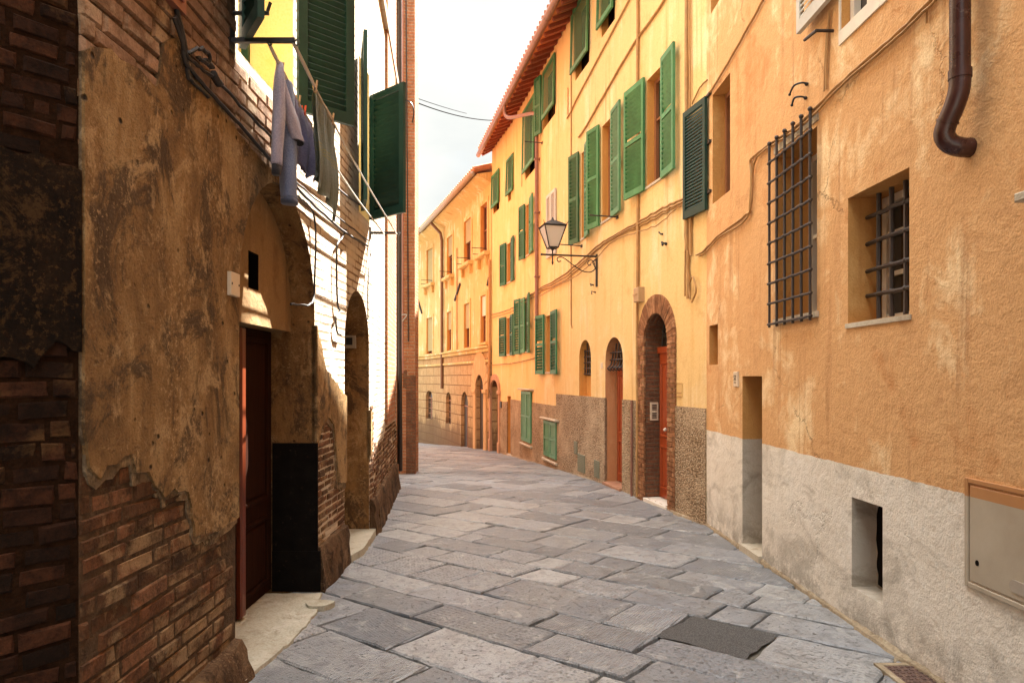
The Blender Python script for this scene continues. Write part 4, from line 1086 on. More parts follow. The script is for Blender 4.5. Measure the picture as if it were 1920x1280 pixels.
# the stretch nearer than the first doorway and the rest, butted together
cut_wall('wall', L1, [(0, -.3), (US, -.3), (US, TOPL), (0, TOPL)], .7, [(a1, .40, 1)], [MORT, OLDD], Q)
cut_wall('wall', L1, [(US, -.3), (L1.L, -.33), (L1.L, TOPL), (US, TOPL)], .7, cuts, [LIME, OLDD, YIN], Q)
cut_wall('wall', L2, [(.0, -.33), (L2.L, -.4), (L2.L, TOPL), (.0, TOPL)], .7, [], [LIME], Q)
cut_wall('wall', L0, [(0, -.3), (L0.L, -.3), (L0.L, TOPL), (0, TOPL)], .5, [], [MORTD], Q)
cut_wall('wall', LS, [(0, -.3), (LS.L, -.3), (LS.L, TOPL), (0, TOPL)], .5, [], [BRKD], Q)
bm = bmesh.new(); hexa(bm, [Vector(p) for p in ((-9, -7, 9.5), (-2.0, -7, 9.5), (-1.5, 11.15, 9.5), (-9, 11.15, 9.5), (-9, -7, 9.62), (-2.0, -7, 9.62), (-1.5, 11.15, 9.62), (-9, 11.15, 9.62))]); obj('roof', fix(bm), TILE, Q)
bm = bmesh.new(); hexa(bm, [Vector(p) for p in ((-9, 10.9, -.4), (-2.6, 10.9, -.4), (-2.6, 11.15, -.4), (-9, 11.15, -.4), (-9, 10.9, 9.5), (-2.6, 10.9, 9.5), (-2.6, 11.15, 9.5), (-9, 11.15, 9.5))]); obj('end_wall', fix(bm), BRKD, Q)
# plaster skin with a broken outline
OLDU = m_old_plaster('grey scratch coat', ((.09, .062, .04), (.14, .10, .062), (.20, .145, .09), (.29, .21, .13)), (.05, .035, .022), (.38, .29, .18), .9)
def HP(w, L): return [w.hit(x, y) for x, y in L]
low = HP(L1, [(149, 800), (158, 878), (178, 898), (190, 872), (238, 850), (246, 886), (270, 884), (300, 932), (318, 915), (345, 922), (352, 950), (358, 1006), (400, 996), (437, 972)])
low2 = HP(L1, [(592, 838), (598, 800), (610, 783), (622, 795), (627, 850), (630, 905), (644, 905), (694, 850)])
up = HP(L1, [(694, 770), (640, 738), (606, 690), (590, 610), (582, 530), (566, 440), (548, 385), (526, 338), (500, 316), (450, 262), (400, 190), (352, 130), (338, 74), (322, 72), (300, 80), (284, 165), (268, 148), (250, 128), (215, 112), (198, 92), (178, 90), (149, 97)])
low[0] = (.0, low[0][1]); up[-1] = (.0, up[-1][1])
outl = jag(low, .012, .045, 1) + jag(low2, .012, .05, 2) + jag(up, .011, .05, 3)
cut_wall('plaster', L1, outl, .05, [(a1, .4, 0), (a2, .4, 0)], [OLD], Q, front=.024, split=True)
# the scratch coat under it, broken off lower down
sh = lambda L, k: [(u + .012 * math.sin(i * 2.3), z - k - .03 * abs(math.sin(i * 1.7))) for i, (u, z) in enumerate(L)]
und = jag(sh(low, .03), .014, .04, 11) + jag(sh(low2, .03), .014, .05, 12) + jag(up, .011, .05, 3)
cut_wall('undercoat', L1, und, .03, [(a1, .4, 0), (a2, .4, 0)], [OLDU], Q, front=.012, split=True)
gone = outl
bm = bmesh.new(); bm.faces.layers.float.new('tint')
def keep1(u, z):
    if inside(a1, u, z) or inside(a2, u, z): return False
    if W1[0] - .06 < u < W1[1] + .06 and z > W1[2] - .05: return False
    if u > 2.35 and z > 1.6: return False
    if u > D1['u0'] - .13 and z < D1['zc'] and u < D1['u1'] + .02: return False
    s = .05
    return not all(inside(gone, u + a, z + b) for a in (-s, s) for b in (-s, s))
brick_field(bm, L1, 0.0, D1['u0'] - .004, -.05, 2.9, keep1, seed=3)
brick_parts(bm, BM1, Q)
bm = bmesh.new(); bm.faces.layers.float.new('tint')
brick_field(bm, L1, 0.0, 2.3, 2.2, 6.2, keep1, seed=8, d1=.014)
brick_parts(bm, BM3, Q)
bm = bmesh.new(); bm.faces.layers.float.new('tint')
brick_field(bm, L1, D1['u1'] + .03, D2['u0'] - .004, .25, 1.55, lambda u, z: not all(inside(gone, u + a, z + b) for a in (-.04, .04) for b in (-.04, .04)), seed=4, bw=.2, bh=.058)
brick_parts(bm, BM1, Q); bm = bmesh.new(); bm.faces.layers.float.new('tint')
brick_field(bm, L1, D2['u1'] + .004, L1.L, .3, 1.35, lambda u, z: not all(inside(gone, u + a, z + b) for a in (-.04, .04) for b in (-.04, .04)), seed=5, bw=.2, bh=.058)
brick_parts(bm, BM1, Q); bm = bmesh.new(); bm.faces.layers.float.new('tint')
brick_field(bm, L2, 0.02, L2.L, .2, 1.0, lambda u, z: z < 1.02 - .12 * math.sin(u * 2.1), seed=6, bw=.22, bh=.06)
brick_parts(bm, BM1, Q)
# pier face, its shade put into near-black brick, mortar and plaster colours
bm = bmesh.new(); bm.faces.layers.float.new('tint')
patch0 = HP(L0, [(-120, 655), (-40, 690), (0, 668), (60, 690), (100, 640), (149, 660), (149, 322), (100, 312), (70, 288), (40, 292), (0, 276), (-120, 268)])
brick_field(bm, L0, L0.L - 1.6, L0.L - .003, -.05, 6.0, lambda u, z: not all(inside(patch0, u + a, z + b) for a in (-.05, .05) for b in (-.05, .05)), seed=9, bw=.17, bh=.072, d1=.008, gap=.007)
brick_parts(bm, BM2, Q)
OLDK = m_old_plaster('shade-darkened plaster', ((.004, .0026, .0018), (.008, .0045, .0026), (.014, .0075, .0035), (.026, .014, .006)), (.003, .002, .0014), (.06, .032, .012))  # pier plaster with the face's shade put into its colour
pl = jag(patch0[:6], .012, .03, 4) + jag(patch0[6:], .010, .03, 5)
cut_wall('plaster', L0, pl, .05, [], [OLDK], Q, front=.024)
# battered feet of the piers
def foot_block(w, u0, u1, h, dbot, dtop, name='foot', mat=None, seed=1):
    rr = random.Random(seed); bm = bmesh.new(); n = max(3, int((u1 - u0) / .09)); rows = 5
    g = w.g(u0) - .1
    V = []
    for j in range(rows + 1):
        t = j / rows; zz = lerp(g, h, t); d = lerp(dbot, dtop, t ** 1.3) + (0.012 if j == rows - 1 else 0)
        V.append([bm.verts.new(w.P(lerp(u0, u1, i / n), zz + rr.uniform(-.012, .012) * (j > 0), d + rr.uniform(-.012, .012))) for i in range(n + 1)])
    V.append([bm.verts.new(w.P(lerp(u0, u1, i / n), h + .015, -.03)) for i in range(n + 1)])
    B = [bm.verts.new(w.P(lerp(u0, u1, i / n), g, -.03)) for i in range(n + 1)]
    for a, b in zip(V, V[1:]):
        for i in range(n): bm.faces.new((a[i], a[i + 1], b[i + 1], b[i]))
    for i in range(n): bm.faces.new((B[i + 1], B[i], V[-1][i], V[-1][i + 1]))
    bm.faces.new([r[0] for r in V] + [B[0]]); bm.faces.new(([r[-1] for r in V] + [B[-1]])[::-1])
    return obj(name, fix(bm), mat, Q, 50)
FOOTM = m_old_plaster('worn foot plaster', ((.04, .024, .014), (.075, .042, .022), (.11, .062, .032), (.16, .095, .05)), (.03, .018, .011), (.22, .14, .08), 1.0)
foot_block(L1, .2, D1['u0'] - .01, .20, .13, .05, mat=FOOTM, seed=2)
foot_block(L1, D1['u1'] + .0, D2['u0'] - .02, .33, .085, .04, mat=FOOTM, seed=3)
foot_block(L1, D2['u1'] + .02, L1.L, .36, .09, .04, mat=FOOTM, seed=4)
foot_block(L2, .01, L2.L - .3, .36, .09, .035, mat=FOOTM, seed=5)
# doorway 1: tympanum over a lintel, two tall leaves, black dado on the far jamb
zl = L1.z(500, 612, -.17); TD = -.19
hole = [L1.hit(x, y, -.17) for x, y in ((471, 528), (489, 545), (490, 487), (473, 470))]
hu0, hu1 = min(h[0] for h in hole), max(h[0] for h in hole); hz0, hz1 = min(h[1] for h in hole), max(h[1] for h in hole)
ins = [(lerp(c1, u, .996), z - .003) for u, z in a1 if z > D1['zs'] - .01]
o = cut_wall('tympanum', L1, [(D1['u0'] + .003, zl), (D1['u1'] - .003, zl)] + ins, .2, [(rect(hu0, hu1, hz0, hz1), .33, 1)], [m_plaster('pale tympanum plaster', (.27, .165, .075), (.36, .23, .11), (.18, .10, .045), (.12, .065, .03), .4, 60, 1.6), VOID], Q, front=TD)
bm = bmesh.new(); cz = zl - .002; ch = cz - .02
panels = ((.03, .27), (.33, .95))
o = panel_door(Q, L1, D1['u0'] + .01, D1['u1'] - .01, .02, cz, -.345, WOODD, leaves=2, panels=((.04, .30), (.36, .97)))
bm = bmesh.new(); m_ = (D1['u0'] + D1['u1']) / 2 + .08; wbox(bm, L1, m_ - .05, m_ + .03, .03, cz - .01, -.345, -.285, 0, .012); obj('cover_strip', fix(bm), WOODP, o)
bm = bmesh.new(); wbox(bm, L1, D1['u1'] - .014, D1['u1'] + .002, .0, 1.18, -.335, .028); wbox(bm, L1, D1['u1'] - .02, D1['u1'] + .002, .0, .32, -.335, .05); obj('dado', fix(bm), BLACK, Q)
# pale threshold spilling onto the paving, with a broken rim
rim = [(436, 1190), (437, 1290), (455, 1274), (478, 1252), (508, 1226), (545, 1196), (572, 1168), (592, 1142), (604, 1120), (575, 1118)]
def ghit(px, py, z=0):
    y = (EYE - z) * F / (py - CY); return Vector(((px - CX) / F * y, y, 0))
bm = bmesh.new()
pts = [(-1.96, 3.5), (-1.52, 3.62)] + [tuple(ghit(x, y, .03)[:2]) for x, y in rim[2:-2]] + [(-1.5, 5.36), (-1.96, 5.34)]
rr = random.Random(2)
pj = []
for (a, b), (c, d) in zip(pts, pts[1:] + pts[:1]):
    n = max(1, int(math.hypot(c - a, d - b) / .05))
    for i in range(n): pj.append((lerp(a, c, i / n) + rr.uniform(-.011, .011), lerp(b, d, i / n) + rr.uniform(-.011, .011)))
top = [bm.verts.new((x, y, .014)) for x, y in pj]; bot = [bm.verts.new((x + .006, y, -.06)) for x, y in pj]
bm.faces.new(top); n = len(pj)
for i in range(n): bm.faces.new((bot[i], bot[(i + 1) % n], top[(i + 1) % n], top[i]))
THR = m_plaster('pale cement threshold', (.46, .43, .34), (.55, .52, .43), (.33, .28, .2), (.22, .17, .11), .5, 60, 2.2)
obj('threshold', fix(bm), THR, Q)
bm = bmesh.new(); c = ghit(598, 1138); pj = [(c.x + .10 * math.cos(a) * (1 + .2 * math.sin(3 * a)), c.y + .085 * math.sin(a) * (1 + .15 * math.cos(2 * a))) for a in [.45 * k for k in range(14)]]
top = [bm.verts.new((x, y, .034)) for x, y in pj]; bot = [bm.verts.new((x, y, -.02)) for x, y in pj]; bm.faces.new(top)
for i in range(14): bm.faces.new((bot[i], bot[(i + 1) % 14], top[(i + 1) % 14], top[i]))
obj('broken_stone', fix(bm), THR, Q)
bm = bmesh.new()
pts = [(-1.95, 6.5), (-1.50, 6.35), (-1.44, 6.6), (-1.47, 7.25), (-1.50, 7.62), (-1.95, 7.62)]
pj = []
for (a, b), (c, d) in zip(pts, pts[1:] + pts[:1]):
    n = max(1, int(math.hypot(c - a, d - b) / .06))
    for i in range(n): pj.append((lerp(a, c, i / n) + rr.uniform(-.006, .006), lerp(b, d, i / n) + rr.uniform(-.006, .006)))
top = [bm.verts.new((x, y, .05)) for x, y in pj]; bot = [bm.verts.new((x + .006, y, -.1)) for x, y in pj]
bm.faces.new(top); n = len(pj)
for i in range(n): bm.faces.new((bot[i], bot[(i + 1) % n], top[(i + 1) % n], top[i]))
obj('threshold', fix(bm), THR, Q)
# doorway 2
o = panel_door(Q, L1, D2['u0'] + .01, D2['u1'] - .01, .06, D2['zs'] - .05, -.28, WOODD, leaves=1)
bm = bmesh.new(); prism(bm, L1, [(lerp((D2['u0'] + D2['u1']) / 2, u, .985), z - .005) for u, z in arch(D2['u0'], D2['u1'], D2['zs'] - .05, D2['zs'], D2['zc'], 16)], -.335, -.29); obj('fanlight', fix(bm), VOID, Q)
bm = bmesh.new(); zz = L1.z(664, 642)
zz = EYE + (708 - 642) / F * 7.6
wbox(bm, L1, D2['u1'] - .03, D2['u1'] + .002, zz - .07, zz + .07, -.27, -.14, 0, 0); ic = obj('intercom', fix(bm), m_paint('grey plastic', (.34, .29, .23), .5, .1), Q)
bm = bmesh.new(); wbox(bm, L1, D2['u1'] - .034, D2['u1'] - .028, zz - .035, zz + .045, -.245, -.175); obj('screen', fix(bm), IRONB, ic)
# window 1 with two leaves, window 2 with two leaves
o = win_frame(Q, L1, *W1, -.31, GREEND, fw=.04)
shutter(o, L1.P(W1[1] + .01, 3.63, .03), (.32, .30, 0), (-.68, .73, 0), .455, 2.0, GREEND, mid=False, pitch=.048, st=.07)
shutter(o, L1.P(W1[0] - .01, 3.60, .03), (.25, -.37, 0), (.8, .5, 0), .42, 2.0, GREEND, mid=False, pitch=.05, st=.07)
bm = bmesh.new(); tube(bm, [L1.P(W1[0] - .06, 3.78, 0), L1.P(W1[0] - .06, 3.78, .2)], .013); tube(bm, [L1.P(W1[0] - .06, 3.78, .19), L1.P(W1[0] - .06, 3.84, .21)], .01); obj('stay', bm, IRONB, o)
o = win_frame(Q, L1, *W2, -.24, GREEND, mull=False)
shutter(o, L1.P(W2[0] - .005, 3.40, .04), Vector((.13, -.47, 0)), (1, .25, 0), .48, 1.62, GREEND, mid=False)
shutter(o, (-1.55, 7.5, 3.43), (.424, -.36, 0), (-.36, -.42, 0), .56, 1.36, GREEND, mid=False, pitch=.056, st=.07, flip=True)
# white and brick bands at the far end, pipes
u0, u1 = L2.u(722), L2.u(737)
zb = L2.z(730, 790)
bm = bmesh.new(); wbox(bm, L2, u0, u1, zb, TOPL - .01, -.01, .035); obj('brick_pilaster', fix(bm), BRKF, Q, wall=L2)
u = L2.u(741.5)
bm = bmesh.new(); tube(bm, [L2.P(u, TOPL, .07), L2.P(u, 2.2, .07), L2.P(u + .03, .2, .08)], .032, 10); obj('downpipe', bm, IRON, Q, 50)
bm = bmesh.new(); tube(bm, [L2.P(L2.L - .03, TOPL, .05), L2.P(L2.L - .03, .3, .05)], .035, 10); obj('downpipe', bm, WOODD, Q, 50)
bm = bmesh.new(); uu = L2.u(700)
hexa(bm, [L2.P(.0, 6.35, -.01), L2.P(L2.L, 6.35, -.01), L2.P(L2.L, 6.35, .05), L2.P(.0, 6.35, .05), L2.P(.0, 6.43, -.01), L2.P(L2.L, 6.43, -.01), L2.P(L2.L, 6.43, .06), L2.P(.0, 6.43, .06)]); obj('string_course', fix(bm), LIME, Q, wall=L2)
# plate by the door
u, z = L1.hit(436, 533, .03)
bm = bmesh.new(); wbox(bm, L1, u - .055, u + .065, z - .065, z + .065, .0, .046, 0, .003); p = obj('door_plate', fix(bm), PLAQ, Q)
bm = bmesh.new()
for du in (-.042, .05): prism(bm, L1, [(u + du + .007 * math.cos(k * .785), z + .007 * math.sin(k * .785)) for k in range(8)], .044, .0475)
obj('screw', fix(bm), INK, p)
# red-brown box corner at the top, cables
u0_, zb_ = L1.hit(330, 30)
bm = bmesh.new(); wbox(bm, L1, u0_ - .34, u0_, zb_, zb_ + .5, 0, .05); o = obj('wall_cabinet', fix(bm), m_paint('faded red paint', (.26, .10, .06), .6, .2, .1), Q)
bm = bmesh.new(); wbox(bm, L1, u0_ - .30, u0_ - .04, zb_ + .04, zb_ + .46, .049, .06); obj('cabinet_door', fix(bm), m_paint('dark red paint', (.16, .035, .025), .5, .2, .1), o)
cable(Q, L1, [(329, 30), (340, 60), (345, 105), (352, 124), (376, 152), (420, 202), (470, 257), (520, 312), (555, 350), (600, 395), (640, 430), (690, 462)], .011, CABLEB, .04)
cable(Q, L1, [(326, 32), (338, 70), (350, 102), (376, 127), (404, 146), (414, 158), (460, 208), (520, 268), (560, 300), (620, 345), (690, 395)], .009, CABLEB, .045)
cable(Q, L1, [(332, 20), (344, 70), (348, 100), (352, 140), (358, 150), (390, 182)], .012, CABLEB, .03)
cable(Q, L1, [(353, 101), (364, 94, .06), (380, 92, .08), (393, 104, .08), (391, 117, .07), (378, 112, .06), (370, 106, .05)], .010, CABLEB, .045)
cable(Q, L1, [(400, 140), (406, 150), (412, 158)], .022, CABLEB, .05); cable(Q, L1, [(384, 112), (392, 122), (398, 128)], .016, CABLEB, .06)
cable(Q, L1, [(556, 366), (572, 380), (586, 396), (592, 440), (590, 520), (588, 560), (576, 572), (545, 569)], .008, CABLEB, .03)
cable(Q, L1, [(650, 430), (640, 448), (632, 462), (631, 520), (633, 570), (637, 583), (630, 596), (632, 622), (640, 628)], .009, CABLEB, .03)
cable(Q, L1, [(545, 330), (590, 372), (640, 412), (692, 452)], .007, CABLEB, .03)
cable(Q, L2, [(700, 440), (690.5, 520), (690, 600)], .007, CABLEB, .02)
vp = bmesh.new()

# ================================================================== BRICK TOWER HOUSE (left, farther)
T = thing('brick_house', 'tall narrow red brick house standing out past the plastered house, on the left', 'house', (-2.4, 14, -.1))
L3 = Wall((-4.2, 13.3), (-1.90, 13.2), False); L4 = Wall((-1.90, 13.2), (-6.6, 25), False)
cut_wall('wall', L3, [(0, -.6), (L3.L, -.6), (L3.L, 13), (0, 13)], .5, [], [BRKF], T)
cut_wall('wall', L4, [(.002, -.6), (L4.L, -1.5), (L4.L, 13), (.002, 13)], .5, [], [BRKF], T)
ua, ub_ = L3.u(768), L3.L
bm = bmesh.new(); wbox(bm, L3, ua, ub_ + .03, 1.75, 12.9, -.02, .035); obj('quoin', fix(bm), BRKF, T, wall=L3)
bm = bmesh.new(); wbox(bm, L3, L3.u(750), ub_ + .035, -.6, 1.74, -.02, .06); wbox(bm, L3, L3.u(753), L3.u(764), 1.5, 1.85, .05, .085, 0, .02); obj('plinth', fix(bm), BRKD, T, wall=L3)
for (px, a, b, r, m) in ((752, -200, 700, .05, PIPEP), (747, -200, 880, .03, IRON), (760, -200, 640, .012, IRON)):
    u = L3.u(px, .08); bm = bmesh.new(); tube(bm, [L3.P(u, L3.z(px, a, .08), .08), L3.P(u + (.06 if px == 760 else 0), L3.z(px, b, .08), .08)], r, 8); obj('downpipe' if r > .02 else 'cable', bm, m, T, 50)
S = [L3.hit(x, y) for x, y in ((762, 190), (774, 200), (779, 215), (774, 232))]
bm = bmesh.new(); tube(bm, smooth_path([L3.P(u, z, .06 + .1 * (k in (1, 2))) for k, (u, z) in enumerate(S)]), .012, 6); obj('cable', bm, IRONB, T)
u, z = L3.hit(757, 592); bm = bmesh.new(); tube(bm, smooth_path([L3.P(u - .14, z, .1), L3.P(u, z + .01, .12), L3.P(u + .08, z, .12), L3.P(u - .03, z - .15, .1), L3.P(u - .05, z - .28, .05)]), .012, 6); obj('pipe_bracket', bm, GREY, T)
bm = bmesh.new(); hexa(bm, [Vector(p) for p in ((-9, 13.3, 13.0), (-1.7, 13.0, 13.0), (-6.4, 25.1, 13.0), (-9, 25.1, 13.0), (-9, 13.3, 13.1), (-1.7, 13.0, 13.1), (-6.4, 25.1, 13.1), (-9, 25.1, 13.1))]); obj('roof', fix(bm), TILE, T)

# ================================================================== STREET LAMP
u, za = WA.hit(1120, 481)
base = WA.P(u, za, 0)
SL = thing('street_lamp', 'black iron wall lamp with a frosted lantern on a scrolled bracket, on the yellow house', 'street lamp', base)
B = lambda d, z, s=0: WA.P(u + s, z, d)
bm = bmesh.new(); wbox(bm, WA, u - .022, u + .022, za - .52, za + .04, .0, .028)
tube(bm, [B(.01, za), B(.98, za)], .016, 8); ball(bm, B(.99, za), .022)
tube(bm, smooth_path([B(.03, za - .06)] + [B(.17 + .10 * math.cos(t) * (1 - k * .045), za - .15 + .10 * math.sin(t) * (1 - k * .045)) for k, t in enumerate([2.6 - .55 * j for j in range(1)])] + [B(.04, za - .20), B(.12, za - .27), B(.26, za - .26), B(.42, za - .17), B(.58, za - .06), B(.66, za - .03), B(.72, za - .06), B(.70, za - .11), B(.65, za - .10)], 6), .009, 8)
tube(bm, smooth_path([B(.025, za - .22)] + [B(.13 + (.085 - .007 * k) * math.cos(3.6 - .6 * k), za - .13 + (.085 - .007 * k) * math.sin(3.6 - .6 * k)) for k in range(11)], 4), .008, 8)
bk = obj('bracket', bm, IRONB, SL, 50)
cx = B(.80, za)
def LP(x, y, z): return cx + WA.n * x + WA.dir * y + UP * z
bm = bmesh.new(); tube(bm, [LP(0, 0, -.16), LP(0, 0, .11)], .012, 8); ball(bm, LP(0, 0, -.13), .02); ball(bm, LP(0, 0, -.16), .012); tube(bm, [LP(0, 0, .07), LP(0, 0, .12)], [.012, .05], 10); obj('stem', bm, IRONB, SL, 50)
b0, b1, h0, h1 = .08, .185, .12, .47
cor = [(-1, -1), (1, -1), (1, 1), (-1, 1)]
bm = bmesh.new()
for sx, sy in cor:
    tube(bm, [LP(sx * b0, sy * b0, h0), LP(sx * b1, sy * b1, h1), LP(sx * (b1 + .03), sy * (b1 + .03), h1 + .07)], [.011, .011, .004], 6)
for (r, h) in ((b0, h0), (b1, h1)):
    q = [LP(sx * r, sy * r, h) for sx, sy in cor]; tube(bm, q + [q[0]], .012, 6)
fr_ = obj('lantern_frame', bm, IRONB, SL)
bm = bmesh.new()
q0 = [LP(sx * (b0 - .004), sy * (b0 - .004), h0 + .01) for sx, sy in cor]; q1 = [LP(sx * (b1 - .004), sy * (b1 - .004), h1 - .005) for sx, sy in cor]
q2 = [LP(sx * (b0 - .009), sy * (b0 - .009), h0 + .01) for sx, sy in cor]; q3 = [LP(sx * (b1 - .009), sy * (b1 - .009), h1 - .005) for sx, sy in cor]
for i in range(4):
    j = (i + 1) % 4; hexa(bm, [q0[i], q0[j], q1[j], q1[i], q2[i], q2[j], q3[j], q3[i]])
obj('lantern_glass', fix(bm), LGLASS, SL)
bm = bmesh.new(); hexa(bm, [LP(sx * (b1 + .02), sy * (b1 + .02), h1 + .012) for sx, sy in cor] + [LP(sx * .05, sy * .05, h1 + .11) for sx, sy in cor]); tube(bm, [LP(0, 0, h1 + .10), LP(0, 0, h1 + .17)], [.04, .006], 8); obj('lantern_roof', fix(bm), IRONB, SL)
bm = bmesh.new(); ball(bm, LP(0, 0, h0 + .2), .05); tube(bm, [LP(0, 0, h0 + .02), LP(0, 0, h0 + .17)], .025, 8); obj('bulb', bm, WHITE, SL, True)

# ================================================================== WASHING LINES AND WASHING
def arm(label, y, z, xo, loc):
    t = thing('clothesline_bracket', label, 'bracket', loc, 'iron clothesline brackets')
    uu = L1.uy(y); bm = bmesh.new()
    x0 = L1.P(uu, z, -.02)
    hexa(bm, [Vector(p) for p in ((x0.x, y - .011, z - .013), (xo, y - .011, z - .013), (xo, y + .011, z - .013), (x0.x, y + .011, z - .013), (x0.x, y - .011, z + .013), (xo, y - .011, z + .013), (xo, y + .011, z + .013), (x0.x, y + .011, z + .013))])
    obj('bar', fix(bm), IRONB, t)
    bm = bmesh.new(); wbox(bm, L1, uu - .03, uu + .03, z - .06, z + .06, -.004, .012); obj('wall_plate', fix(bm), IRONB, t)
    bm = bmesh.new()
    for xx in (xo + .012, xo - .14): tube(bm, [Vector((xx + .012 * math.cos(k * .63), y, z - .012 + .016 * math.sin(k * .63))) for k in range(11)], .004, 5)
    obj('ring', bm, IRONB, t)
Y0, Y1 = 3.85, 7.5; ZA, ZB = 3.60, 3.29
arm('black iron bar holding the near end of the clotheslines above the washing', Y0, ZA, -1.225, (-1.6, Y0, ZA))
arm('iron bar holding the far end of the clotheslines below the open shutter', Y1, ZB, -1.25, (-1.56, Y1, ZB))
def line(y, outer):
    t = (y - Y0) / (Y1 - Y0); x = lerp(-1.235, -1.265, t) if outer else lerp(-1.375, -1.40, t)
    sag = .10 * math.sin(math.pi * t ** .8) if not outer else .045 * math.sin(math.pi * t ** .8)
    return Vector((x, y, lerp(ZA - .015, ZB - .015, t) - sag))
for outer, lab in ((True, 'pale rope clothesline farther from the wall, carrying the olive towel'), (False, 'pale rope clothesline nearer the wall, carrying the lilac washing')):
    bm = bmesh.new(); tube(bm, [line(lerp(Y0, Y1, k / 30), outer) for k in range(31)], .0075, 6)
    tube(bm, [line(lerp(Y0, Y1, k / 30), outer) + Vector((.006 * math.sin(k), 0, .010 + .004 * math.cos(k * 2))) for k in range(8)], .007, 6)
    tag(obj('clothesline', bm, ROPE, None, True, origin=line(Y0, outer)), lab, 'clothesline', 'pale rope clotheslines')
def sheet(name, label, cat, mat, y0, y1, front, back, outer, fold, nf, seed, gap=.012, slack=0.0, group=None, ns=40, wav=0.0):
    """cloth thrown over a line: front(s) and back(s) give how far it hangs on either side"""
    rr = random.Random(seed); ph = [rr.uniform(0, 6) for _ in range(5)]
    bm = bmesh.new(); nt = 30; G = []
    for i in range(ns + 1):
        s = i / ns; col = []
        for j in range(nt + 1):
            t = j / nt; f, b = front(s), back(s); L = -b + t * (f + b)
            side = 1 if L >= 0 else -1; dn = abs(L)
            k = min(1, dn / .06)
            y = lerp(y0, y1, s); c = (y0 + y1) / 2
            y = c + (y - c) * (1 - slack * dn)
            p = line(y, outer)
            w_ = fold * min(1, dn / .25) * (math.sin(s * nf * 6.28 + ph[0] + .8 * math.sin(dn * 5 + ph[1])) + .5 * math.sin(s * nf * 13 + ph[2] + dn * 3))
            x = p.x + side * gap * k + w_ + .012 * math.sin(dn * 9 + ph[3]) * k + wav * math.sin(dn * 70) * math.sin(s * 42)
            col.append(bm.verts.new((x, y + .3 * w_, p.z + .008 * (1 - k) - dn)))
        G.append(col)
    for a, b in zip(G, G[1:]):
        for j in range(nt): bm.faces.new((a[j], b[j], b[j + 1], a[j + 1]))
    bmesh.ops.solidify(bm, geom=bm.faces[:], thickness=.004)
    o = obj(name, fix(bm), mat, None, True, origin=line((y0 + y1) / 2, outer))
    return tag(o, label, cat, group)
def _towel():
    t = NT('olive towel cloth'); co = t.co(); s = t.sep(co)
    n = t.noise(co, 120, 4, .6)
    col = t.ramp(n, [(.3, (.15, .17, .13)), (.7, (.28, .31, .24))])
    st = t.math('SINE', t.math('MULTIPLY', s[1], 95))
    col = t.mix(t.ramp(st, [(.55, 0), (.95, .5)]), col, (.30, .32, .27))
    z = t.math('ADD', s[2], .0)
    b1 = t.math('MULTIPLY', t.math('LESS_THAN', z, -.30), t.math('GREATER_THAN', z, -.36))
    b2 = t.math('MULTIPLY', t.math('SINE', t.math('MULTIPLY', z, 300)), b1)
    col = t.mix(t.ramp(b2, [(.1, 0), (.4, .75)]), col, (.33, .29, .08))
    t.bsdf.inputs['Sheen Weight'].default_value = .2
    return t.out(col, .95, t.bump(t.math('ADD', n, st), .4, .005), spec=.1)
sheet('towel', 'olive grey striped towel with yellow end bands hanging on the outer clothesline', 'towel', _towel(), 4.28, 4.80, lambda s: .60 + .06 * s + .02 * math.sin(s * 9), lambda s: .50 + .05 * math.sin(s * 5), True, .016, 2.6, 3)
LIL = m_cloth('lilac knit', (.25, .235, .32), (.41, .385, .48), 110)
LILB = m_cloth('violet waffle knit', (.22, .20, .34), (.38, .35, .50), 90)
DEN = m_cloth('washed denim', (.10, .13, .24), (.21, .26, .40), 150, .35)
CUFF = m_cloth('dark cuff rib', (.02, .02, .028), (.045, .045, .055), 160)
sheet('knitted_top', 'violet waffle knit top pegged between the lilac pullover and the olive towel', 'top', LILB, 4.30, 4.66, lambda s: .44 - .05 * s + .02 * math.sin(s * 20), lambda s: .36, False, .018, 1.8, 5, .02, wav=.006)
# pullover: a shoulder over the line, one sleeve hanging long, the other short of it
PO = thing('pullover', 'pale lilac pullover hanging by its shoulder with one long sleeve and a dark cuff', 'pullover', line(4.05, False))
def tubecloth(bm, path, rad, flat, seed, n=14, amp=.10):
    rr = random.Random(seed); ph = rr.uniform(0, 6); S = smooth_path(path, 6); k = len(S); rings = []
    for i, p in enumerate(S):
        t = i / (k - 1); r = rad(t)
        rings.append([bm.verts.new(p + Vector((math.cos(a) * r * flat, math.sin(a) * r, 0)) * (1 + amp * math.sin(3 * a + ph + t * 7) + amp * .8 * math.sin(5 * a - t * 12))) for a in [2 * math.pi * j / n for j in range(n)]])
    for a, b in zip(rings, rings[1:]):
        for j in range(n): bm.faces.new((a[j], a[(j + 1) % n], b[(j + 1) % n], b[j]))
    bm.faces.new(rings[0][::-1])
    return rings
l0 = line(4.02, False)
bm = bmesh.new(); r = tubecloth(bm, [l0 + Vector((.0, .02, .02)), l0 + Vector((.01, 0, -.06)), l0 + Vector((.012, -.02, -.25)), l0 + Vector((.004, -.025, -.45)), l0 + Vector((-.004, -.02, -.60))], lambda t: lerp(.022, .045, min(1, t * 2.2)) - .012 * max(0, t - .6), .75, 1)
bm.faces.new(r[-1]); obj('sleeve', fix(bm), LIL, PO, True)
bm = bmesh.new(); r = tubecloth(bm, [l0 + Vector((-.004, -.02, -.595)), l0 + Vector((-.008, -.018, -.655))], lambda t: .037 - .006 * t, .75, 1, amp=.06); bm.faces.new(r[-1]); obj('cuff', fix(bm), CUFF, PO, True)
l1_ = line(4.10, False)
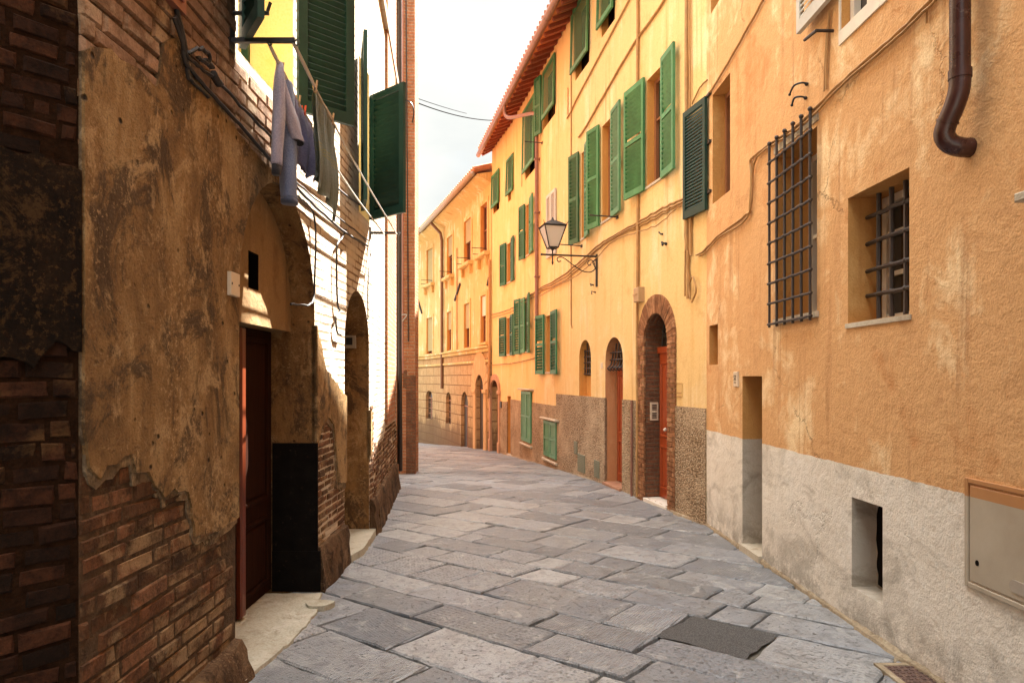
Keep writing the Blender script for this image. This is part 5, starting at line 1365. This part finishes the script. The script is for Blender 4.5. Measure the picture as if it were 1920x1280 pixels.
bm = bmesh.new(); r = tubecloth(bm, [l1_ + Vector((-.01, -.03, .015)), l1_ + Vector((.0, .0, -.08)), l1_ + Vector((.02, .05, -.2)), l1_ + Vector((.035, .10, -.31)), l1_ + Vector((.045, .13, -.37))], lambda t: lerp(.028, .066, min(1, t * 1.6)), .6, 4)
e = [bm.verts.new(v.co * 1.0 + (l1_ + Vector((.045, .13, -.34)) - v.co) * .25) for v in r[-1]]
for j in range(14): bm.faces.new((r[-1][j], r[-1][(j + 1) % 14], e[(j + 1) % 14], e[j]))
bm.faces.new(e); obj('sleeve', fix(bm), LIL, PO, True)
bm = bmesh.new(); c = l1_ + Vector((.046, .132, -.372)); bm.faces.new([bm.verts.new(c + Vector((math.cos(a) * .036, math.sin(a) * .06, .002 * math.cos(a * 2)))) for a in [2 * math.pi * j / 14 for j in range(14)]]); bmesh.ops.solidify(bm, geom=bm.faces[:], thickness=.01); obj('lining', fix(bm), CUFF, PO)
JE = thing('trousers', 'blue denim trouser leg hanging below the lilac pullover', 'trousers', line(4.2, False))
l2_ = line(4.2, False)
bm = bmesh.new(); r = tubecloth(bm, [l2_ + Vector((-.01, .0, .01)), l2_ + Vector((-.005, .01, -.12)), l2_ + Vector((.0, .01, -.35)), l2_ + Vector((.004, .0, -.55)), l2_ + Vector((.002, .01, -.71))], lambda t: lerp(.045, .068, min(1, t * 1.8)), .7, 6, amp=.07)
bm.faces.new(r[-1]); obj('leg', fix(bm), DEN, JE, True)
bm = bmesh.new(); r = tubecloth(bm, [l2_ + Vector((.002, .01, -.705)), l2_ + Vector((.002, .012, -.735))], lambda t: .071, .7, 6, amp=.07); bm.faces.new(r[-1]); obj('hem', fix(bm), m_cloth('denim hem', (.05, .065, .115), (.1, .12, .19), 150, .35), JE, True)
def peg(y, outer, mat, label, cat='clothes peg'):
    p = line(y, outer); t = thing('clothes_peg', label, cat, p, 'clothes pegs on the lines')
    for s in (-1, 1):
        bm = bmesh.new(); q = [p + Vector((s * .004, 0, -.035)), p + Vector((s * .008, .002, .0)), p + Vector((s * .013, .004, .045))]
        tube(bm, q, .006, 6); obj('peg_half', bm, mat, t)
PEGW = m_wood('peg wood', (.36, .22, .12), (.48, .32, .19), .7); PEGR = m_paint('red plastic', (.62, .07, .03), .4, .1)
peg(4.07, False, PEGW, 'wooden clothes peg clipped at the shoulder of the lilac pullover')
peg(4.40, False, PEGW, 'wooden clothes peg holding the near edge of the violet knitted top')
peg(4.52, False, PEGR, 'bright red clothes peg on the violet knitted top')
peg(4.29, True, PEGW, 'wooden clothes peg at the near corner of the olive towel')
peg(4.70, True, PEGW, 'wooden clothes peg near the far corner of the olive towel')

# ================================================================== WIRES ACROSS THE STREET
def wire(label, a, b, sag, r=.012):
    bm = bmesh.new(); tube(bm, [a.lerp(b, k / 24) - Vector((0, 0, sag * 4 * (k / 24) * (1 - k / 24))) for k in range(25)], r, 6)
    tag(obj('overhead_cable', bm, m_paint('dark cable', (.004, .004, .0045), .9, .1, spec=.02), None, True, origin=a), label, 'cable', 'cables across the street')
def at(px, py, y): return Vector(((px - CX) / F * y, y, EYE + (CY - py) / F * y))
wire('dark cable sagging across the sky to the gutter of the yellow house', at(770, 188, 14.5), at(936, 226, 20.2), .12)
wire('thin upper cable slanting across the sky beside the brick house', at(772, 181, 14.5), at(875, 213, 22), .02, .008)

# ================================================================== GROUND
bm = bmesh.new()
ys = [-60, -8, 4, 8, 11.5, 15.3, 17.1, 21, 25, 29.3, 33, 60, 140]
zz = lambda y: ground_z(min(y, 60)) - .035
rows = [[bm.verts.new((x, y, zz(y))) for x in (-80, -12, 0, 12, 80)] for y in ys]
for a, b in zip(rows, rows[1:]):
    for i in range(4): bm.faces.new((a[i], a[i + 1], b[i + 1], b[i]))
tag(obj('ground', bm, JOINT), kind='structure')
def xl(y):
    for w in (LS, L0, L1, L2):
        if w.p0.y <= y <= w.p1.y: return lerp(w.p0.x, w.p1.x, (y - w.p0.y) / (w.p1.y - w.p0.y))
    if y < 13.2: return -2.6
    return lerp(L4.p0.x, L4.p1.x, (y - 13.2) / 11.8) if y < 33 else -9
def xr(y):
    for w in (WR, WA, WB, WF, WG):
        if w.p0.y <= y <= w.p1.y: return lerp(w.p0.x, w.p1.x, (y - w.p0.y) / (w.p1.y - w.p0.y))
    return -5
E1 = Vector((.80, -.60, 0)); E2 = Vector((.64, .77, 0))
rr = random.Random(21)
pc = sum((ghit(x, y) for x, y in ((1210, 1192), (1270, 1167), (1400, 1193), (1345, 1230))), Vector()) / 4
bm = bmesh.new(); lt = bm.faces.layers.float.new('tint'); lk = bm.faces.layers.float.new('kind')
patch = None
def slab(quad, z0, tint, kind, sink=0.0):
    c = sum(quad, Vector()) / 4
    ring = []
    for i in range(4):
        a, b = quad[i], quad[(i + 1) % 4]
        L = (b - a).length; n = max(3, int(L / .085)) if c.y < 14 else 2
        nn = Vector((-(b - a).y, (b - a).x, 0)).normalized()
        for k in range(n):
            t = k / n; off = rr.uniform(-.008, .008) if k else 0
            ring.append(a.lerp(b, t) + nn * off)
    tx, ty = rr.uniform(-.010, .010), rr.uniform(-.010, .010)
    if c.y > 10: tx *= .5; ty *= .5
    def Z(p, dz): return Vector((p.x, p.y, ground_z(p.y) + z0 + dz + (p.x - c.x) * tx + (p.y - c.y) * ty))
    def inset(p, d):
        v = (c - p); v.z = 0; return p + v.normalized() * min(d, v.length * .5)
    e = rr.uniform(.008, .016)
    R0 = [bm.verts.new(Z(p, -.04)) for p in ring]
    R1 = [bm.verts.new(Z(inset(p, .003), -.011 - sink)) for p in ring]
    R2 = [bm.verts.new(Z(inset(p, e + .006), -.001 + rr.uniform(-.0015, .0015) - sink)) for p in ring]
    n = len(ring); fs = []
    for A, B_ in ((R0, R1), (R1, R2)):
        for i in range(n): fs.append(bm.faces.new((A[i], A[(i + 1) % n], B_[(i + 1) % n], B_[i])))
    fs.append(bm.faces.new(R2))
    for f in fs: f[lt] = tint; f[lk] = kind
b = -12.0
while b < 45:
    wdt = rr.uniform(.30, .54)
    a = -45 + rr.uniform(0, 1)
    while a < 40:
        ln = rr.choice((rr.uniform(.28, .5), rr.uniform(.5, .8), rr.uniform(.7, 1.1)))
        q2 = None; tr = E1 * (a + .31) + E2 * (b + wdt / 2)
        if patch is None and abs((tr - pc).x) < .22 and abs((tr - pc).y) < .25: ln = .62; q2 = 1
        cc = E1 * (a + ln / 2) + E2 * (b + wdt / 2)
        if -1 < cc.y < 36 and xl(max(-6, cc.y)) - .6 < cc.x < xr(cc.y) + .5:
            g_ = .006 if cc.y < 7 else .004
            q = [E1 * (a + g_) + E2 * (b + g_), E1 * (a + ln - g_) + E2 * (b + g_), E1 * (a + ln - g_) + E2 * (b + wdt - g_), E1 * (a + g_) + E2 * (b + wdt - g_)]
            q = [p + Vector((rr.uniform(-.014, .014), rr.uniform(-.014, .014), 0)) for p in q]
            if q2 is not None: patch = q
            else: slab(q, rr.uniform(-.007, .006), rr.random(), rr.random())
        a += ln
    b += wdt
tag(obj('street_paving', fix(bm), STONE), kind='structure')
if patch:
    c = sum(patch, Vector()) / 4
    bm = bmesh.new(); rp = []
    for i in range(4):
        for k in range(6): rp.append(patch[i].lerp(patch[(i + 1) % 4], k / 6) + Vector((rr.uniform(-.022, .022), rr.uniform(-.022, .022), 0)))
    v = [bm.verts.new((p.x, p.y, -.012 + rr.uniform(-.004, .004))) for p in rp]; m_ = bm.verts.new((c.x, c.y, -.018))
    for i in range(len(v)): bm.faces.new((v[i], v[(i + 1) % len(v)], m_))
    tag(obj('pavement_patch', bm, ASPH), kind='structure')
# crumbly mortar fillet where the paving meets the right-hand walls
GRIT = m_plaster('gritty mortar', (.34, .27, .18), (.46, .39, .28), (.22, .16, .1), (.12, .085, .05), .8, 40, 3)
re_ = random.Random(8)
for ww, a, b_ in ((WR, 7.5, WR.L), (WA, .0, WA.L)):
    bm = bmesh.new(); n = int((b_ - a) / .05); A = []; B2 = []
    for i in range(n + 1):
        u = lerp(a, b_, i / n); g = ww.g(u); d = .010 + .02 * re_.random() + .035 * max(0, math.sin(u * 2.3) * math.sin(u * .9 + 1))
        A.append((bm.verts.new(ww.P(u, g + .03 + .02 * re_.random(), -.005)), bm.verts.new(ww.P(u, g + .016 + .006 * re_.random(), d * .6)), bm.verts.new(ww.P(u, g - .03, d))))
    for p, q in zip(A, A[1:]):
        for k in range(2): bm.faces.new((p[k], q[k], q[k + 1], p[k + 1]))
    tag(obj('pavement_edge', fix(bm), GRIT), kind='structure')
# cast-iron cover against the right wall
DC = thing('drain_cover', 'rusty cast iron cover set in pale mortar at the foot of the orange house', 'drain cover', (2.27, 3.8, .0))
bm = bmesh.new()
x0, x1, y0, y1 = 2.19, 2.372, 3.62, 4.02
for r in ((x0 - .04, x0 - .003, y0 - .04, y1 + .04), (x0 - .003, x1, y1 + .003, y1 + .04), (x0 - .003, x1, y0 - .04, y0 - .003)):
    hexa(bm, [Vector(p) for p in ((r[0], r[2], -.03), (r[1], r[2], -.03), (r[1], r[3], -.03), (r[0], r[3], -.03), (r[0], r[2], .008), (r[1], r[2], .008), (r[1], r[3], .008), (r[0], r[3], .008))])
obj('mortar_frame', fix(bm), GRIT, DC)
bm = bmesh.new(); hexa(bm, [Vector(p) for p in ((x0, y0, -.03), (x1, y0, -.03), (x1, y1, -.03), (x0, y1, -.03), (x0, y0, .006), (x1, y0, .006), (x1, y1, .006), (x0, y1, .006))])
for i in range(5):
    for j in range(10):
        c = Vector((lerp(x0, x1, (i + .5) / 5), lerp(y0, y1, (j + .5) / 10), .006)); s = .011
        hexa(bm, [c + Vector(p) for p in ((-s, -s, -.002), (s, -s, -.002), (s, s, -.002), (-s, s, -.002), (-s * .7, -s * .7, .005), (s * .7, -s * .7, .005), (s * .7, s * .7, .005), (-s * .7, s * .7, .005))])
obj('lid', fix(bm), RUSTY, DC)

# ================================================================== LIGHT, SKY, CAMERA
EL, AX, AY = 60.0, .555, .832
e = math.radians(EL)
sd = Vector((AX * math.cos(e), AY * math.cos(e), math.sin(e)))
ld = bpy.data.lights.new('sun', 'SUN'); ld.energy = 5.0; ld.angle = math.radians(.5); ld.color = (1, .94, .84)
lo = bpy.data.objects.new('sun', ld); COL.objects.link(lo); lo.rotation_euler = sd.to_track_quat('Z', 'Y').to_euler(); lo.location = (5, 5, 30)
wd = bpy.data.worlds.new('World'); sc.world = wd; wd.use_nodes = True
nt = wd.node_tree; bg = nt.nodes['Background']
sky = nt.nodes.new('ShaderNodeTexSky'); sky.sky_type = 'NISHITA'; sky.sun_disc = False; sky.sun_elevation = e; sky.sun_rotation = math.atan2(AX, AY)
sky.dust_density = 2.5
tc = nt.nodes.new('ShaderNodeTexCoord'); mp = nt.nodes.new('ShaderNodeMapping'); mp.inputs['Scale'].default_value = (1, 1, 2.2); mp.inputs['Location'].default_value = (.3, 1.1, .4)
nt.links.new(tc.outputs['Generated'], mp.inputs[0])
nz = nt.nodes.new('ShaderNodeTexNoise'); nz.inputs['Scale'].default_value = 2.4; nz.inputs['Detail'].default_value = 7; nz.inputs['Roughness'].default_value = .55; nt.links.new(mp.outputs[0], nz.inputs['Vector'])
rp = nt.nodes.new('ShaderNodeValToRGB'); rp.color_ramp.elements[0].position = .30; rp.color_ramp.elements[1].position = .52; rp.color_ramp.elements[0].color = (.55, .55, .55, 1); nt.links.new(nz.outputs['Fac'], rp.inputs[0])
n2 = nt.nodes.new('ShaderNodeTexNoise'); n2.inputs['Scale'].default_value = 3.1; n2.inputs['Detail'].default_value = 5; nt.links.new(mp.outputs[0], n2.inputs['Vector'])
r2 = nt.nodes.new('ShaderNodeValToRGB'); r2.color_ramp.elements[0].position = .35; r2.color_ramp.elements[1].position = .62
SKYL = 4.2
r2.color_ramp.elements[0].color = (.80 * SKYL, .84 * SKYL, .84 * SKYL, 1); r2.color_ramp.elements[1].color = (1.06 * SKYL, 1.05 * SKYL, 1.0 * SKYL, 1); nt.links.new(n2.outputs['Fac'], r2.inputs[0])
mx = nt.nodes.new('ShaderNodeMixRGB'); nt.links.new(rp.outputs[0], mx.inputs[0]); nt.links.new(sky.outputs[0], mx.inputs[1]); nt.links.new(r2.outputs[0], mx.inputs[2])
sx = nt.nodes.new('ShaderNodeSeparateXYZ'); nt.links.new(tc.outputs['Generated'], sx.inputs[0])
r3 = nt.nodes.new('ShaderNodeValToRGB'); r3.color_ramp.elements[0].position = .50; r3.color_ramp.elements[1].position = .85; r3.color_ramp.elements[0].color = (.142, .141, .138, 1); nt.links.new(sx.outputs[2], r3.inputs[0])
m2 = nt.nodes.new('ShaderNodeMixRGB'); m2.blend_type = 'MULTIPLY'; m2.inputs[0].default_value = 1; nt.links.new(mx.outputs[0], m2.inputs[1]); nt.links.new(r3.outputs[0], m2.inputs[2])
nt.links.new(m2.outputs[0], bg.inputs['Color']); bg.inputs['Strength'].default_value = .15
cd = bpy.data.cameras.new('camera'); cam = bpy.data.objects.new('camera', cd); COL.objects.link(cam)
cam.location = (0, 0, EYE); cam.rotation_euler = (math.radians(90), 0, 0)
cd.sensor_width = 36; cd.lens = 24; cd.shift_y = (CY - 640) / 1920; cd.clip_start = .05; cd.clip_end = 500
sc.camera = cam
sc.view_settings.view_transform = 'Standard'; sc.view_settings.look = 'None'; sc.view_settings.gamma = 1; sc.view_settings.exposure = 3.62
sc.render.engine = 'CYCLES'
cy = sc.cycles
cy.max_bounces = 10; cy.diffuse_bounces = 7; cy.glossy_bounces = 3; cy.transmission_bounces = 4; cy.caustics_reflective = False; cy.caustics_refractive = False
cy.use_denoising = True; cy.denoiser = 'OPENIMAGEDENOISE'; cy.sample_clamp_indirect = 6
cy.use_adaptive_sampling = False
